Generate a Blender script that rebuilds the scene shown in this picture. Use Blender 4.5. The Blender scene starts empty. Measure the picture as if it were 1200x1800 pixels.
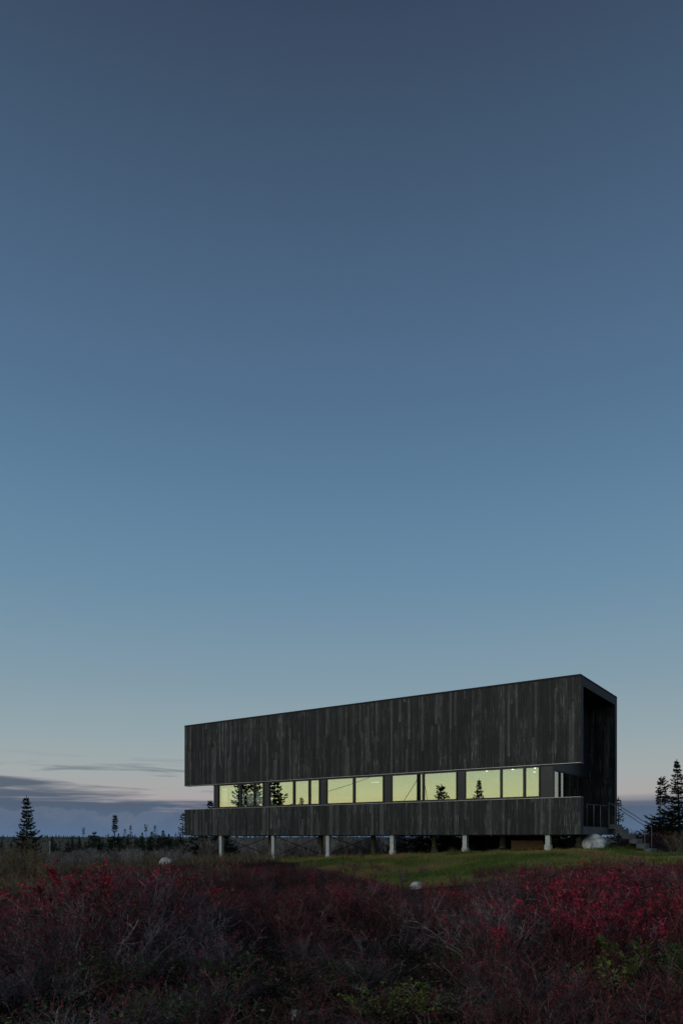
import bpy, bmesh, math, random
import numpy as np

# ------------------------------------------------------------------ camera, sky, sun, exposure
SC = bpy.context.scene
COL = SC.collection
EYE = 1.6
cam = bpy.data.cameras.new('camera'); CAM = bpy.data.objects.new('camera', cam); COL.objects.link(CAM)
CAM.location = (0, 0, EYE); CAM.rotation_euler = (math.pi / 2, 0, 0)
cam.sensor_fit = 'VERTICAL'; cam.sensor_height = 36.0; cam.sensor_width = 24.0
cam.lens = 36.0 * 1248 / 1800
cam.shift_y = (1472.65 - 900) / 1800
cam.clip_end = 6000
SC.camera = CAM

SUN_AZ = (-0.78, -0.62)           # the glow left by the sun, to the left and a little behind the camera


def lin(c):
    return tuple(((v / 255) / 12.92 if v / 255 <= 0.04045 else ((v / 255 + 0.055) / 1.055) ** 2.4) for v in c)


class NT:
    """small helper round a node tree"""
    def __init__(s, tree): s.t = tree
    def n(s, kind, **kw):
        nd = s.t.nodes.new(kind)
        for k, v in kw.items(): setattr(nd, k, v)
        return nd
    def put(s, sock, v):
        if isinstance(v, bpy.types.NodeSocket): s.t.links.new(v, sock)
        elif v is not None:
            if isinstance(v, (tuple, list)) and len(v) == 3 and len(sock.default_value) == 4: v = (*v, 1)
            sock.default_value = v
    def m(s, op, a, b=None, c=None, clamp=False):
        nd = s.n('ShaderNodeMath', operation=op, use_clamp=clamp)
        for i, v in enumerate((a, b, c)): s.put(nd.inputs[i], v)
        return nd.outputs[0]
    def vm(s, op, a, b=None):
        nd = s.n('ShaderNodeVectorMath', operation=op)
        s.put(nd.inputs[0], a)
        if b is not None: s.put(nd.inputs[1], b)
        return nd.outputs['Value'] if op in ('DOT_PRODUCT', 'LENGTH') else nd.outputs[0]
    def mr(s, v, a, b, c=0.0, d=1.0, smooth=True):
        nd = s.n('ShaderNodeMapRange', interpolation_type='SMOOTHSTEP' if smooth else 'LINEAR')
        for i, x in enumerate((v, a, b, c, d)): s.put(nd.inputs[i], x)
        return nd.outputs[0]
    def mix(s, f, a, b, mode='MIX'):
        nd = s.n('ShaderNodeMix', data_type='RGBA', blend_type=mode)
        s.put(nd.inputs[0], f); s.put(nd.inputs[6], a); s.put(nd.inputs[7], b)
        return nd.outputs[2]
    def ramp(s, v, stops, interp='LINEAR'):
        nd = s.n('ShaderNodeValToRGB'); cr = nd.color_ramp; cr.interpolation = interp
        while len(cr.elements) < len(stops): cr.elements.new(0.5)
        for e, (p, c) in zip(cr.elements, stops):
            e.position = p; e.color = (*c, 1)
        s.put(nd.inputs[0], v)
        return nd.outputs[0]
    def noise(s, vec, scale=5.0, detail=3.0, rough=0.5, dist=0.0):
        nd = s.n('ShaderNodeTexNoise')
        if vec is not None: s.put(nd.inputs['Vector'], vec)
        s.put(nd.inputs['Scale'], scale); s.put(nd.inputs['Detail'], detail)
        s.put(nd.inputs['Roughness'], rough); s.put(nd.inputs['Distortion'], dist)
        return nd.outputs[0]
    def comb(s, x, y, z=0.0):
        nd = s.n('ShaderNodeCombineXYZ')
        for i, v in enumerate((x, y, z)): s.put(nd.inputs[i], v)
        return nd.outputs[0]


world = bpy.data.worlds.new('World'); SC.world = world; world.use_nodes = True
W_ = NT(world.node_tree)
bg = world.node_tree.nodes['Background']
dirv = W_.vm('NORMALIZE', W_.n('ShaderNodeTexCoord').outputs['Generated'])
sep = W_.n('ShaderNodeSeparateXYZ'); W_.put(sep.inputs[0], dirv)
dx, dy, dz = sep.outputs
zc = W_.m('MAXIMUM', dz, 0.0)
front = W_.ramp(zc, [(0.0, lin((166, 156, 162))), (0.045, lin((168, 159, 162))), (0.062, lin((168, 165, 165))),
                     (0.09, lin((160, 168, 168))), (0.137, lin((146, 164, 170))), (0.213, lin((128, 153, 167))),
                     (0.32, lin((107, 140, 163))), (0.416, lin((94, 128, 155))), (0.5, lin((84, 115, 144))),
                     (0.614, lin((74, 99, 126))), (0.70, lin((64, 85, 108))), (0.763, lin((56, 71, 93))),
                     (1.0, lin((52, 65, 86)))])
solar = W_.ramp(zc, [(0.0, (0.94, 0.60, 0.31)), (0.03, (0.90, 0.71, 0.37)), (0.06, (0.77, 0.75, 0.42)),
                     (0.10, (0.54, 0.62, 0.45)), (0.2, (0.38, 0.49, 0.43)), (0.32, (0.24, 0.37, 0.42)),
                     (0.5, (0.12, 0.20, 0.31)), (0.763, lin((56, 73, 98))), (1.0, lin((50, 66, 92)))])
hl = W_.m('SQRT', W_.m('ADD', W_.m('MULTIPLY', dx, dx), W_.m('MULTIPLY', dy, dy)))
dsun = W_.m('DIVIDE', W_.m('ADD', W_.m('MULTIPLY', dx, SUN_AZ[0]), W_.m('MULTIPLY', dy, SUN_AZ[1])), W_.m('MAXIMUM', hl, 0.01))
fs = W_.mr(dsun, 0.10, 1.0)
skyc = W_.mix(fs, front, solar)
# the physical twilight sky, faint, on top of it
nish = W_.n('ShaderNodeTexSky', sky_type='NISHITA'); nish.sun_disc = False
nish.sun_elevation = math.radians(-1.5); nish.sun_rotation = math.atan2(SUN_AZ[0], SUN_AZ[1])
nish.ozone_density = 4.0
skyc = W_.mix(0.05, skyc, nish.outputs[0], 'ADD')
# the cloud bank low over the land
az = W_.m('ARCTAN2', dx, dy)
n_str = W_.noise(W_.comb(W_.m('MULTIPLY', az, 5.5), W_.m('MULTIPLY', dz, 80.0), 7.7), 1.0, 5.0, 0.52, 0.3)
n_wide = W_.noise(W_.comb(W_.m('MULTIPLY', az, 2.3), 0.5, 2.0), 1.0, 2.0, 0.5)
top = W_.m('ADD', 0.050, W_.m('ADD', W_.m('MULTIPLY', W_.m('SUBTRACT', n_wide, 0.5), 0.03), W_.mr(az, -0.20, -0.46, 0.0, 0.018)))
rgh = W_.mr(az, -0.05, 0.30, 1.0, 0.22)       # the bank is ragged on one side, ruler straight on the other
edge = W_.m('ADD', W_.m('SUBTRACT', top, dz), W_.m('MULTIPLY', rgh, W_.m('MULTIPLY', W_.m('SUBTRACT', n_str, 0.5), 0.085)))
cl = W_.mr(edge, -0.009, 0.011)
wisp = W_.m('MULTIPLY', W_.mr(n_str, 0.56, 0.68), W_.m('MULTIPLY', W_.mr(dz, 0.12, 0.082), W_.mr(az, 0.20, -0.15, 0.0, 0.9)))
cl = W_.m('MAXIMUM', cl, W_.m('MULTIPLY', wisp, 0.85))
cl = W_.m('MULTIPLY', cl, W_.m('SUBTRACT', 1.0, W_.m('MULTIPLY', fs, 0.95)))
ccol = W_.ramp(zc, [(0.0, lin((88, 110, 140))), (0.018, lin((86, 106, 132))), (0.042, lin((82, 96, 116))), (0.075, lin((91, 101, 115))), (0.11, lin((118, 127, 138)))])
n_heap = W_.noise(W_.comb(W_.m('MULTIPLY', az, 13.0), W_.m('MULTIPLY', dz, 14.0), 5.0), 1.0, 5.0, 0.6)
e2 = W_.m('SUBTRACT', W_.m('ADD', -0.012, W_.m('MULTIPLY', n_heap, 0.095)), dz)
heap = W_.m('MULTIPLY', W_.mr(e2, 0.0, 0.005), W_.mr(e2, 0.030, 0.0))
heap = W_.m('MULTIPLY', heap, W_.mr(az, 0.25, -0.05))
ccol = W_.mix(W_.m('MULTIPLY', heap, 0.5), ccol, lin((106, 118, 138)))
skyc = W_.mix(cl, skyc, ccol)
W_.put(bg.inputs[0], skyc); bg.inputs[1].default_value = 1.0

sd = bpy.data.lights.new('sun', 'SUN'); sd.energy = 0.75; sd.angle = math.radians(26); sd.color = (1.0, 0.94, 0.84)
SUN = bpy.data.objects.new('sun', sd); COL.objects.link(SUN)
el = math.radians(24)
sv = np.array([SUN_AZ[0] * math.cos(el), SUN_AZ[1] * math.cos(el), math.sin(el)])
from mathutils import Vector, Matrix
SUN.rotation_euler = Vector(sv).to_track_quat('Z', 'Y').to_euler(); SUN.location = (-30, -20, 30)

SC.view_settings.view_transform = 'Standard'; SC.view_settings.look = 'None'
SC.view_settings.exposure = 0.0; SC.view_settings.gamma = 1.0
SC.render.engine = 'CYCLES'
SC.cycles.use_denoising = True
SC.cycles.max_bounces = 6; SC.cycles.transparent_max_bounces = 12
SC.cycles.caustics_reflective = False; SC.cycles.caustics_refractive = False

# ------------------------------------------------------------------ helpers
rng = np.random.default_rng(11)
random.seed(5)
TH = math.radians(35.0)
NEAR = np.array([9.311, 27.7])
U = np.array([-math.cos(TH), math.sin(TH)])     # along the long wall, away from the stair end
V = np.array([math.sin(TH), math.cos(TH)])      # through the house, away from the camera
LEN, WID, THK = 22.25, 5.5, 0.33
BOT, SILL, HEAD, ROOF = 0.131, 1.604, 2.944, 6.395   # heights above eye level
F = 1248.0
HZ = 1472.65


def px(x, y): return 600 + F * x / y
def at(p, Y): return (p - 600) / F * Y
def wz(yp, Y): return EYE + (HZ - yp) / F * Y
def t_of(p):
    k = (p - 600) / F
    return (NEAR[0] - k * NEAR[1]) / (-U[0] + k * U[1])
def house_pt(t, v): return NEAR + U * t + V * v


def vnoise(x, y, seed=0):
    """smooth value noise, numpy"""
    x = np.asarray(x, float); y = np.asarray(y, float)
    xi = np.floor(x).astype(np.int64); yi = np.floor(y).astype(np.int64)
    fx = x - xi; fy = y - yi
    fx = fx * fx * (3 - 2 * fx); fy = fy * fy * (3 - 2 * fy)
    def h(a, b):
        n = (a * 374761393 + b * 668265263 + seed * 1442695041) & 0x7fffffff
        n = ((n ^ (n >> 13)) * 1274126177) & 0x7fffffff
        return ((n ^ (n >> 16)) & 0xffff) / 65535.0
    return (h(xi, yi) * (1 - fx) + h(xi + 1, yi) * fx) * (1 - fy) + (h(xi, yi + 1) * (1 - fx) + h(xi + 1, yi + 1) * fx) * fy


def sstep(a, b, x):
    t = np.clip((x - a) / (b - a), 0, 1)
    return t * t * (3 - 2 * t)


def house_ts(x, y):
    rx = np.asarray(x, float) - NEAR[0]; ry = np.asarray(y, float) - NEAR[1]
    return rx * U[0] + ry * U[1], -(rx * V[0] + ry * V[1])


def ground(x, y):
    """terrain height in world metres"""
    t, s = house_ts(x, y)
    z = -0.49 - 0.041 * np.clip(t, -1, 24)
    z = z - 1.02 * sstep(1.0, 17, s) * (1 - 0.5 * sstep(8, 24, t)) - 0.08 * sstep(16, 28, s)
    z = z - 0.55 * sstep(10, 60, -s)
    z = z - 0.27 * sstep(0.4, 2.4, -t) * sstep(9, 2, s)
    z = z - 0.25 * sstep(24, 60, t)
    heath = np.clip(sstep(2.5, 9, s) + sstep(12, 18, t) + sstep(8, 14, -s), 0, 1)
    z = z + heath * ((vnoise(np.asarray(x) * 0.33, np.asarray(y) * 0.33, 3) - 0.5) * 0.34 + (vnoise(np.asarray(x) * 1.1, np.asarray(y) * 1.1, 4) - 0.5) * 0.14)
    r = np.hypot(x, y)
    far = sstep(160, 700, r)
    z = z + far * (1.3 + 3.6 * (vnoise(np.asarray(x) / 210 + 3.3, np.asarray(y) / 210, 8) - 0.25) + 2.0 * (vnoise(np.asarray(x) / 60, np.asarray(y) / 60, 9) - 0.5))
    z = z - 12 * sstep(900, 1800, r)
    return z + EYE


def g1(x, y): return float(ground(np.array(x, float), np.array(y, float)))


LAWN = np.array([[-30, 5.0], [-12, 6.4], [-4.9, 8.0], [-2.5, 9.0], [-1.2, 10.4], [0.7, 11.2], [1.8, 11.3], [4, 10.2], [7.4, 7.3], [10.1, 4.9], [12.5, 3.0], [14, 1.4], [15.5, -4]])
def lawn_mask(x, y):
    t, s = house_ts(x, y)
    smax = np.interp(t, LAWN[:, 0], LAWN[:, 1])
    smax = smax + (vnoise(t * 0.6, s * 0.6, 21) - 0.5) * 1.2
    m = sstep(0.5, -0.4, s - smax) * sstep(15.5, 13.5, t) * sstep(-26, -20, t)
    return m * sstep(-9, -6.5, s + (vnoise(t * 0.5, s * 0.5, 22) - 0.5) * 2)


MATS = {}
def principled(name, rough=0.8, spec=0.3):
    m = bpy.data.materials.new(name); m.use_nodes = True
    k = NT(m.node_tree); b = m.node_tree.nodes['Principled BSDF']
    b.inputs['Roughness'].default_value = rough
    b.inputs['Specular IOR Level'].default_value = spec
    MATS[name] = m
    return m, k, b


def pos(k): return k.n('ShaderNodeNewGeometry').outputs['Position']


def mat_noise(name, c0, c1, scale=8, rough=0.8, spec=0.3, detail=4, bump=0.0, bscale=None, stretch=None, objcoord=False, metallic=0.0):
    m, k, b = principled(name, rough, spec)
    p = k.n('ShaderNodeTexCoord').outputs['Object'] if objcoord else pos(k)
    if stretch: p = k.vm('MULTIPLY', p, stretch)
    n = k.noise(p, scale, detail, 0.6)
    k.put(b.inputs['Base Color'], k.mix(k.mr(n, 0.3, 0.7), c0, c1))
    b.inputs['Metallic'].default_value = metallic
    if bump:
        bp = k.n('ShaderNodeBump'); bp.inputs['Strength'].default_value = bump; bp.inputs['Distance'].default_value = 0.02
        k.put(bp.inputs['Height'], k.noise(p, bscale or scale * 3, 4, 0.6)); k.put(b.inputs['Normal'], bp.outputs[0])
    return m


def mat_tone(name, stops, rough=0.7, spec=0.25, trans=0.0):
    """colour picked by the per-leaf attribute 'tone' (kind and age of the leaf)"""
    m, k, b = principled(name, rough, spec)
    a = k.n('ShaderNodeAttribute', attribute_name='tone')
    oi = k.n('ShaderNodeObjectInfo').outputs['Random']
    v = k.m('ADD', a.outputs['Fac'], k.m('MULTIPLY', k.m('SUBTRACT', oi, 0.5), 0.25), clamp=True)
    c = k.ramp(v, stops)
    k.put(b.inputs['Base Color'], c)
    if trans:
        tr = k.n('ShaderNodeBsdfTranslucent'); k.put(tr.inputs[0], c)
        mx = k.n('ShaderNodeMixShader'); mx.inputs[0].default_value = trans
        k.t.links.new(b.outputs[0], mx.inputs[1]); k.t.links.new(tr.outputs[0], mx.inputs[2])
        k.t.links.new(mx.outputs[0], k.t.nodes['Material Output'].inputs[0])
    return m


def tag(o, label=None, cat=None, group=None, kind=None):
    if label: o['label'] = label
    if cat: o['category'] = cat
    if group: o['group'] = group
    if kind: o['kind'] = kind
    return o


def empty(name, loc, rz=0.0, parent=None):
    o = bpy.data.objects.new(name, None); COL.objects.link(o); o.location = loc; o.rotation_euler = (0, 0, rz)
    o.empty_display_size = 0.2
    if parent: o.parent = parent
    return o


def mesh_np(name, Vt, Fc, tone=None, mat=None, smooth=False, extra=None):
    me = bpy.data.meshes.new(name)
    Vt = np.asarray(Vt, np.float32); Fc = np.asarray(Fc, np.int32)
    n, k = Fc.shape
    me.vertices.add(len(Vt)); me.vertices.foreach_set('co', Vt.ravel())
    me.loops.add(n * k); me.loops.foreach_set('vertex_index', Fc.ravel())
    me.polygons.add(n); me.polygons.foreach_set('loop_start', np.arange(0, n * k, k, dtype=np.int32))
    me.polygons.foreach_set('loop_total', np.full(n, k, np.int32))
    me.polygons.foreach_set('use_smooth', np.full(n, bool(smooth)))
    me.update(calc_edges=True)
    for nm, arr in (extra or {}).items():
        a = me.attributes.new(nm, 'FLOAT', 'POINT'); a.data.foreach_set('value', np.asarray(arr, np.float32))
    if tone is not None:
        a = me.attributes.new('tone', 'FLOAT', 'POINT'); a.data.foreach_set('value', np.asarray(tone, np.float32))
    if mat: me.materials.append(MATS[mat] if isinstance(mat, str) else mat)
    return me


def link(name, me, parent=None, loc=(0, 0, 0), rz=0.0, scale=None):
    o = bpy.data.objects.new(name, me); COL.objects.link(o); o.location = loc; o.rotation_euler = (0, 0, rz)
    if scale: o.scale = scale
    if parent: o.parent = parent
    return o


class MB:
    """boxes, prisms and tubes gathered into ONE mesh"""
    def __init__(s): s.bm = bmesh.new()
    def box(s, x0, x1, y0, y1, z0, z1, bev=0.0):
        r = bmesh.ops.create_cube(s.bm, size=1.0)
        for v in r['verts']:
            v.co = ((x0 + x1) / 2 + v.co.x * (x1 - x0), (y0 + y1) / 2 + v.co.y * (y1 - y0), (z0 + z1) / 2 + v.co.z * (z1 - z0))
        if bev:
            es = list({e for v in r['verts'] for e in v.link_edges})
            bmesh.ops.bevel(s.bm, geom=es, offset=bev, segments=1, affect='EDGES')
        return s
    def tube(s, pts, r, n=8, closed=True):
        pts = [Vector(p) for p in pts]; rings = []
        for i, p in enumerate(pts):
            d = (pts[min(i + 1, len(pts) - 1)] - pts[max(i - 1, 0)]).normalized()
            a = d.orthogonal().normalized() if abs(d.z) > 0.99 or i == 0 and abs(d.z) > 0.95 else d.cross(Vector((0, 0, 1))).normalized()
            b = d.cross(a).normalized()
            rr = r[i] if isinstance(r, (list, tuple)) else r
            rings.append([s.bm.verts.new(p + (a * math.cos(q) + b * math.sin(q)) * rr) for q in [2 * math.pi * j / n for j in range(n)]])
        for A, B in zip(rings, rings[1:]):
            for j in range(n): s.bm.faces.new((A[j], A[(j + 1) % n], B[(j + 1) % n], B[j]))
        if closed:
            s.bm.faces.new(rings[0][::-1]); s.bm.faces.new(rings[-1])
        return s
    def build(s, name, mat, parent=None, loc=(0, 0, 0), rz=0.0, smooth=False):
        me = bpy.data.meshes.new(name)
        bmesh.ops.recalc_face_normals(s.bm, faces=s.bm.faces)
        s.bm.to_mesh(me); s.bm.free()
        me.materials.append(MATS[mat])
        if smooth:
            me.polygons.foreach_set('use_smooth', np.ones(len(me.polygons), bool))
        return link(name, me, parent, loc, rz)


def segs(P0, P1, R0, R1, sides=3):
    """many separate tapered twigs -> verts, quad faces"""
    P0 = np.asarray(P0, float); P1 = np.asarray(P1, float); n = len(P0)
    R0 = np.broadcast_to(np.asarray(R0, float), n); R1 = np.broadcast_to(np.asarray(R1, float), n)
    d = P1 - P0; d /= np.maximum(np.linalg.norm(d, axis=1, keepdims=True), 1e-9)
    ref = np.where(np.abs(d[:, 2:3]) > 0.9, [[1.0, 0, 0]], [[0, 0, 1.0]])
    a = np.cross(d, ref); a /= np.maximum(np.linalg.norm(a, axis=1, keepdims=True), 1e-9); b = np.cross(d, a)
    rings = []
    for P, R in ((P0, R0), (P1, R1)):
        for j in range(sides):
            q = 2 * math.pi * j / sides
            rings.append(P + (a * math.cos(q) + b * math.sin(q)) * R[:, None])
    Vt = np.stack(rings, 1).reshape(-1, 3)
    base = np.arange(n)[:, None] * 2 * sides
    Fc = np.concatenate([base + np.array([[j, (j + 1) % sides, sides + (j + 1) % sides, sides + j]]) for j in range(sides)], 0)
    return Vt, Fc


def leaves(C, D, N, ln, wd):
    """folded leaf, two triangles each: C base, D direction, N rough normal"""
    C = np.asarray(C, float); D = np.asarray(D, float); N = np.asarray(N, float)
    D = D / np.maximum(np.linalg.norm(D, axis=1, keepdims=True), 1e-9)
    S = np.cross(D, N); S /= np.maximum(np.linalg.norm(S, axis=1, keepdims=True), 1e-9)
    Nn = np.cross(S, D)
    ln = np.broadcast_to(ln, len(C))[:, None]; wd = np.broadcast_to(wd, len(C))[:, None]
    mid = C + D * ln * 0.5
    Vt = np.stack([C, mid + S * wd * 0.5 + Nn * wd * 0.22, C + D * ln, mid - S * wd * 0.5 + Nn * wd * 0.22], 1).reshape(-1, 3)
    i = np.arange(len(C))[:, None] * 4
    Fc = np.concatenate([i + [[0, 1, 2]], i + [[0, 2, 3]]], 0)
    return Vt, Fc


def join(parts):
    Vs, Fs, o = [], [], 0
    for v, f in parts:
        Vs.append(v); Fs.append(f + o); o += len(v)
    return np.concatenate(Vs), np.concatenate(Fs)


def q2t(Fc): return np.concatenate([Fc[:, [0, 1, 2]], Fc[:, [0, 2, 3]]], 0)


# ------------------------------------------------------------------ materials
def build_materials():
    # charred board cladding: tone by board, silvery weathering along the grain
    m, k, b = principled('charred_board', 0.62, 0.35)
    p = pos(k)
    t = k.vm('DOT_PRODUCT', k.vm('SUBTRACT', p, (NEAR[0], NEAR[1], 0)), (U[0], U[1], 0))
    s2 = k.vm('DOT_PRODUCT', p, (V[0], V[1], 0))
    z = k.n('ShaderNodeSeparateXYZ'); k.put(z.inputs[0], p); z = z.outputs[2]
    col_id = k.m('FLOOR', k.m('DIVIDE', t, 0.115))
    wn = k.n('ShaderNodeTexWhiteNoise', noise_dimensions='2D')
    k.put(wn.inputs['Vector'], k.comb(col_id, k.m('FLOOR', k.m('ADD', k.m('DIVIDE', z, 2.6), k.m('MULTIPLY', k.m('SINE', k.m('MULTIPLY', col_id, 0.37)), 0.5)))))
    rnd = wn.outputs['Value']
    grain = k.noise(k.comb(k.m('MULTIPLY', t, 40.0), k.m('MULTIPLY', z, 0.9), s2), 1.0, 5.0, 0.62)
    flake = k.noise(k.comb(k.m('MULTIPLY', t, 52.0), k.m('MULTIPLY', z, 1.5), s2), 1.0, 4.0, 0.7)
    patch = k.noise(k.comb(k.m('MULTIPLY', t, 0.8), k.m('MULTIPLY', z, 0.5), s2), 1.0, 4.0, 0.6)
    base = k.ramp(rnd, [(0.0, (0.003, 0.0055, 0.008)), (0.5, (0.0075, 0.0108, 0.0142)), (0.8, (0.018, 0.022, 0.026)), (1.0, (0.062, 0.064, 0.066))])
    base = k.mix(k.mr(grain, 0.52, 0.72, 0.0, 0.8), base, (0.070, 0.074, 0.077))
    scr = k.m('MULTIPLY', k.mr(flake, 0.54, 0.66), k.mr(k.m('ADD', patch, k.m('MULTIPLY', rnd, 0.25)), 0.53, 0.78))
    base = k.mix(k.m('MULTIPLY', scr, 0.9), base, (0.30, 0.30, 0.295))
    base = k.mix(k.mr(k.m('FRACT', k.m('DIVIDE', t, 0.115)), 0.90, 0.97, 0.0, k.mr(rnd, 0.3, 0.9, 0.0, 0.35)), base, (0.14, 0.14, 0.14))
    k.put(b.inputs['Base Color'], base)
    bp = k.n('ShaderNodeBump'); bp.inputs['Strength'].default_value = 0.5; bp.inputs['Distance'].default_value = 0.01
    k.put(bp.inputs['Height'], grain); k.put(b.inputs['Normal'], bp.outputs[0])
    mat_noise('dark_substrate', (0.006, 0.006, 0.007), (0.010, 0.010, 0.011), 6, 0.9, 0.1)
    mat_noise('dark_metal', (0.008, 0.009, 0.011), (0.014, 0.015, 0.018), 3, 0.7, 0.25, bump=0.05)
    mat_noise('fascia_metal', (0.016, 0.020, 0.025), (0.030, 0.035, 0.041), 2.2, 0.65, 0.3, bump=0.08)
    mat_noise('flashing', (0.30, 0.31, 0.31), (0.42, 0.42, 0.41), 5, 0.42, 0.5, metallic=0.6)
    mat_noise('panel_metal', (0.014, 0.017, 0.024), (0.024, 0.028, 0.037), 2.0, 0.45, 0.4)
    mat_noise('frame_black', (0.010, 0.011, 0.012), (0.016, 0.017, 0.018), 5, 0.5, 0.4)
    mat_noise('galvanised', (0.34, 0.36, 0.36), (0.52, 0.53, 0.51), 9, 0.55, 0.5, bump=0.1)
    mat_noise('concrete', (0.36, 0.36, 0.34), (0.54, 0.53, 0.50), 7, 0.9, 0.2, bump=0.4)
    mat_noise('rod_steel', (0.02, 0.018, 0.017), (0.04, 0.033, 0.03), 8, 0.6, 0.4)
    mat_noise('stair_steel', (0.085, 0.09, 0.095), (0.15, 0.155, 0.16), 5, 0.6, 0.4, bump=0.15)
    mat_noise('deck_metal', (0.07, 0.074, 0.082), (0.11, 0.115, 0.125), 4, 0.6, 0.4, bump=0.1)
    mat_noise('rail_steel', (0.12, 0.125, 0.13), (0.20, 0.21, 0.21), 9, 0.45, 0.5, metallic=0.4)
    mat_noise('deck_wood', (0.06, 0.06, 0.062), (0.10, 0.098, 0.096), 4, 0.75, 0.3, stretch=(1, 8, 1))
    mat_noise('soffit', (0.012, 0.012, 0.013), (0.02, 0.02, 0.021), 5, 0.8, 0.2)
    mat_noise('interior_wall', (0.30, 0.31, 0.29), (0.36, 0.36, 0.33), 2, 0.9, 0.2)
    mat_noise('interior_floor', (0.16, 0.12, 0.08), (0.24, 0.18, 0.12), 4, 0.5, 0.4, stretch=(1, 7, 1))
    mat_noise('plywood', (0.52, 0.34, 0.23), (0.66, 0.45, 0.31), 5, 0.8, 0.2, stretch=(1, 1, 6))
    mat_noise('granite_pale', (0.17, 0.17, 0.17), (0.62, 0.62, 0.60), 7, 0.9, 0.2, detail=6, bump=0.6, bscale=14)
    mat_noise('granite_lichen', (0.20, 0.21, 0.225), (0.78, 0.80, 0.82), 4.0, 0.9, 0.2, detail=6, bump=0.7, bscale=10)
    mat_noise('granite_dark', (0.03, 0.034, 0.038), (0.10, 0.105, 0.11), 6, 0.85, 0.25, detail=6, bump=0.7, bscale=12)
    mat_noise('bark', (0.035, 0.030, 0.027), (0.085, 0.075, 0.066), 14, 0.9, 0.2, bump=0.5)
    mat_noise('bark_grey', (0.12, 0.115, 0.11), (0.22, 0.21, 0.20), 10, 0.9, 0.2, bump=0.5)
    mat_noise('post_wood', (0.30, 0.28, 0.24), (0.44, 0.41, 0.36), 10, 0.9, 0.2, stretch=(1, 1, 0.2))
    mat_noise('pole_wood', (0.06, 0.05, 0.04), (0.10, 0.085, 0.07), 8, 0.9, 0.2, stretch=(1, 1, 0.2))
    mat_noise('cable_black', (0.015, 0.015, 0.015), (0.02, 0.02, 0.02), 5, 0.6, 0.3)
    mat_noise('white_board', (0.55, 0.58, 0.56), (0.66, 0.68, 0.65), 3, 0.6, 0.3)
    mat_noise('log_wood', (0.16, 0.145, 0.13), (0.30, 0.275, 0.25), 12, 0.9, 0.2, stretch=(1, 1, 1), bump=0.5)
    mat_noise('gravel', (0.10, 0.11, 0.125), (0.19, 0.20, 0.22), 22, 0.95, 0.2, detail=6, bump=0.8)
    # ground: dark peat under the heath, lawn where the lawn lies, brown barrens beyond
    m, k, b = principled('ground', 0.95, 0.1)
    p = pos(k)
    la = k.n('ShaderNodeAttribute', attribute_name='lawn').outputs['Fac']
    fr = k.n('ShaderNodeAttribute', attribute_name='far').outputs['Fac']
    n1 = k.noise(p, 1.3, 6, 0.65); n2 = k.noise(p, 14, 5, 0.65); n3 = k.noise(p, 0.45, 4, 0.6)
    peat = k.mix(k.mr(n2, 0.35, 0.7), (0.010, 0.008, 0.007), (0.036, 0.026, 0.021))
    peat = k.mix(k.mr(n1, 0.55, 0.75, 0, 0.6), peat, (0.050, 0.040, 0.024))
    grass = k.mix(k.mr(n2, 0.3, 0.7), (0.085, 0.125, 0.026), (0.15, 0.185, 0.050))
    grass = k.mix(k.mr(n3, 0.45, 0.62), grass, k.mix(n2, (0.15, 0.120, 0.05), (0.20, 0.145, 0.07)))
    bar = k.mix(k.mr(n1, 0.35, 0.65), (0.075, 0.062, 0.045), (0.13, 0.105, 0.075))
    c = k.mix(fr, peat, bar); c = k.mix(la, c, grass)
    k.put(b.inputs['Base Color'], c)
    bp = k.n('ShaderNodeBump'); bp.inputs['Strength'].default_value = 0.7; bp.inputs['Distance'].default_value = 0.05
    k.put(bp.inputs['Height'], n2); k.put(b.inputs['Normal'], bp.outputs[0])
    # leaves and twigs
    mat_tone('leaf_crimson', [(0.0, (0.06, 0.008, 0.016)), (0.35, (0.22, 0.016, 0.036)), (0.65, (0.48, 0.030, 0.072)), (0.97, (0.68, 0.065, 0.095)), (1.0, (0.66, 0.13, 0.06))], 0.5, 0.4, 0.25)
    mat_tone('leaf_maroon', [(0.0, (0.040, 0.014, 0.014)), (0.5, (0.11, 0.026, 0.028)), (0.85, (0.20, 0.040, 0.042)), (1.0, (0.20, 0.08, 0.03))], 0.55, 0.3, 0.2)
    mat_tone('leaf_green', [(0.0, (0.014, 0.028, 0.011)), (0.55, (0.036, 0.066, 0.022)), (0.88, (0.095, 0.125, 0.034)), (1.0, (0.24, 0.22, 0.055))], 0.5, 0.35, 0.2)
    mat_tone('leaf_lime', [(0.0, (0.035, 0.060, 0.018)), (0.5, (0.10, 0.15, 0.035)), (0.85, (0.22, 0.26, 0.055)), (1.0, (0.36, 0.30, 0.07))], 0.5, 0.35, 0.25)
    mat_tone('leaf_ochre', [(0.0, (0.09, 0.055, 0.022)), (0.5, (0.21, 0.14, 0.050)), (0.85, (0.32, 0.23, 0.075)), (1.0, (0.26, 0.09, 0.035))], 0.6, 0.25, 0.2)
    mat_tone('leaf_litter', [(0.0, (0.015, 0.010, 0.009)), (0.45, (0.050, 0.026, 0.020)), (0.7, (0.030, 0.042, 0.018)), (0.9, (0.09, 0.065, 0.045)), (1.0, (0.16, 0.13, 0.10))], 0.8, 0.15)
    mat_tone('twig_purple', [(0.0, (0.026, 0.019, 0.021)), (0.45, (0.085, 0.062, 0.070)), (0.8, (0.22, 0.175, 0.19)), (1.0, (0.42, 0.39, 0.38))], 0.7, 0.25)
    mat_tone('twig_red', [(0.0, (0.030, 0.013, 0.014)), (0.55, (0.095, 0.034, 0.038)), (1.0, (0.30, 0.19, 0.185))], 0.7, 0.25)
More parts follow.
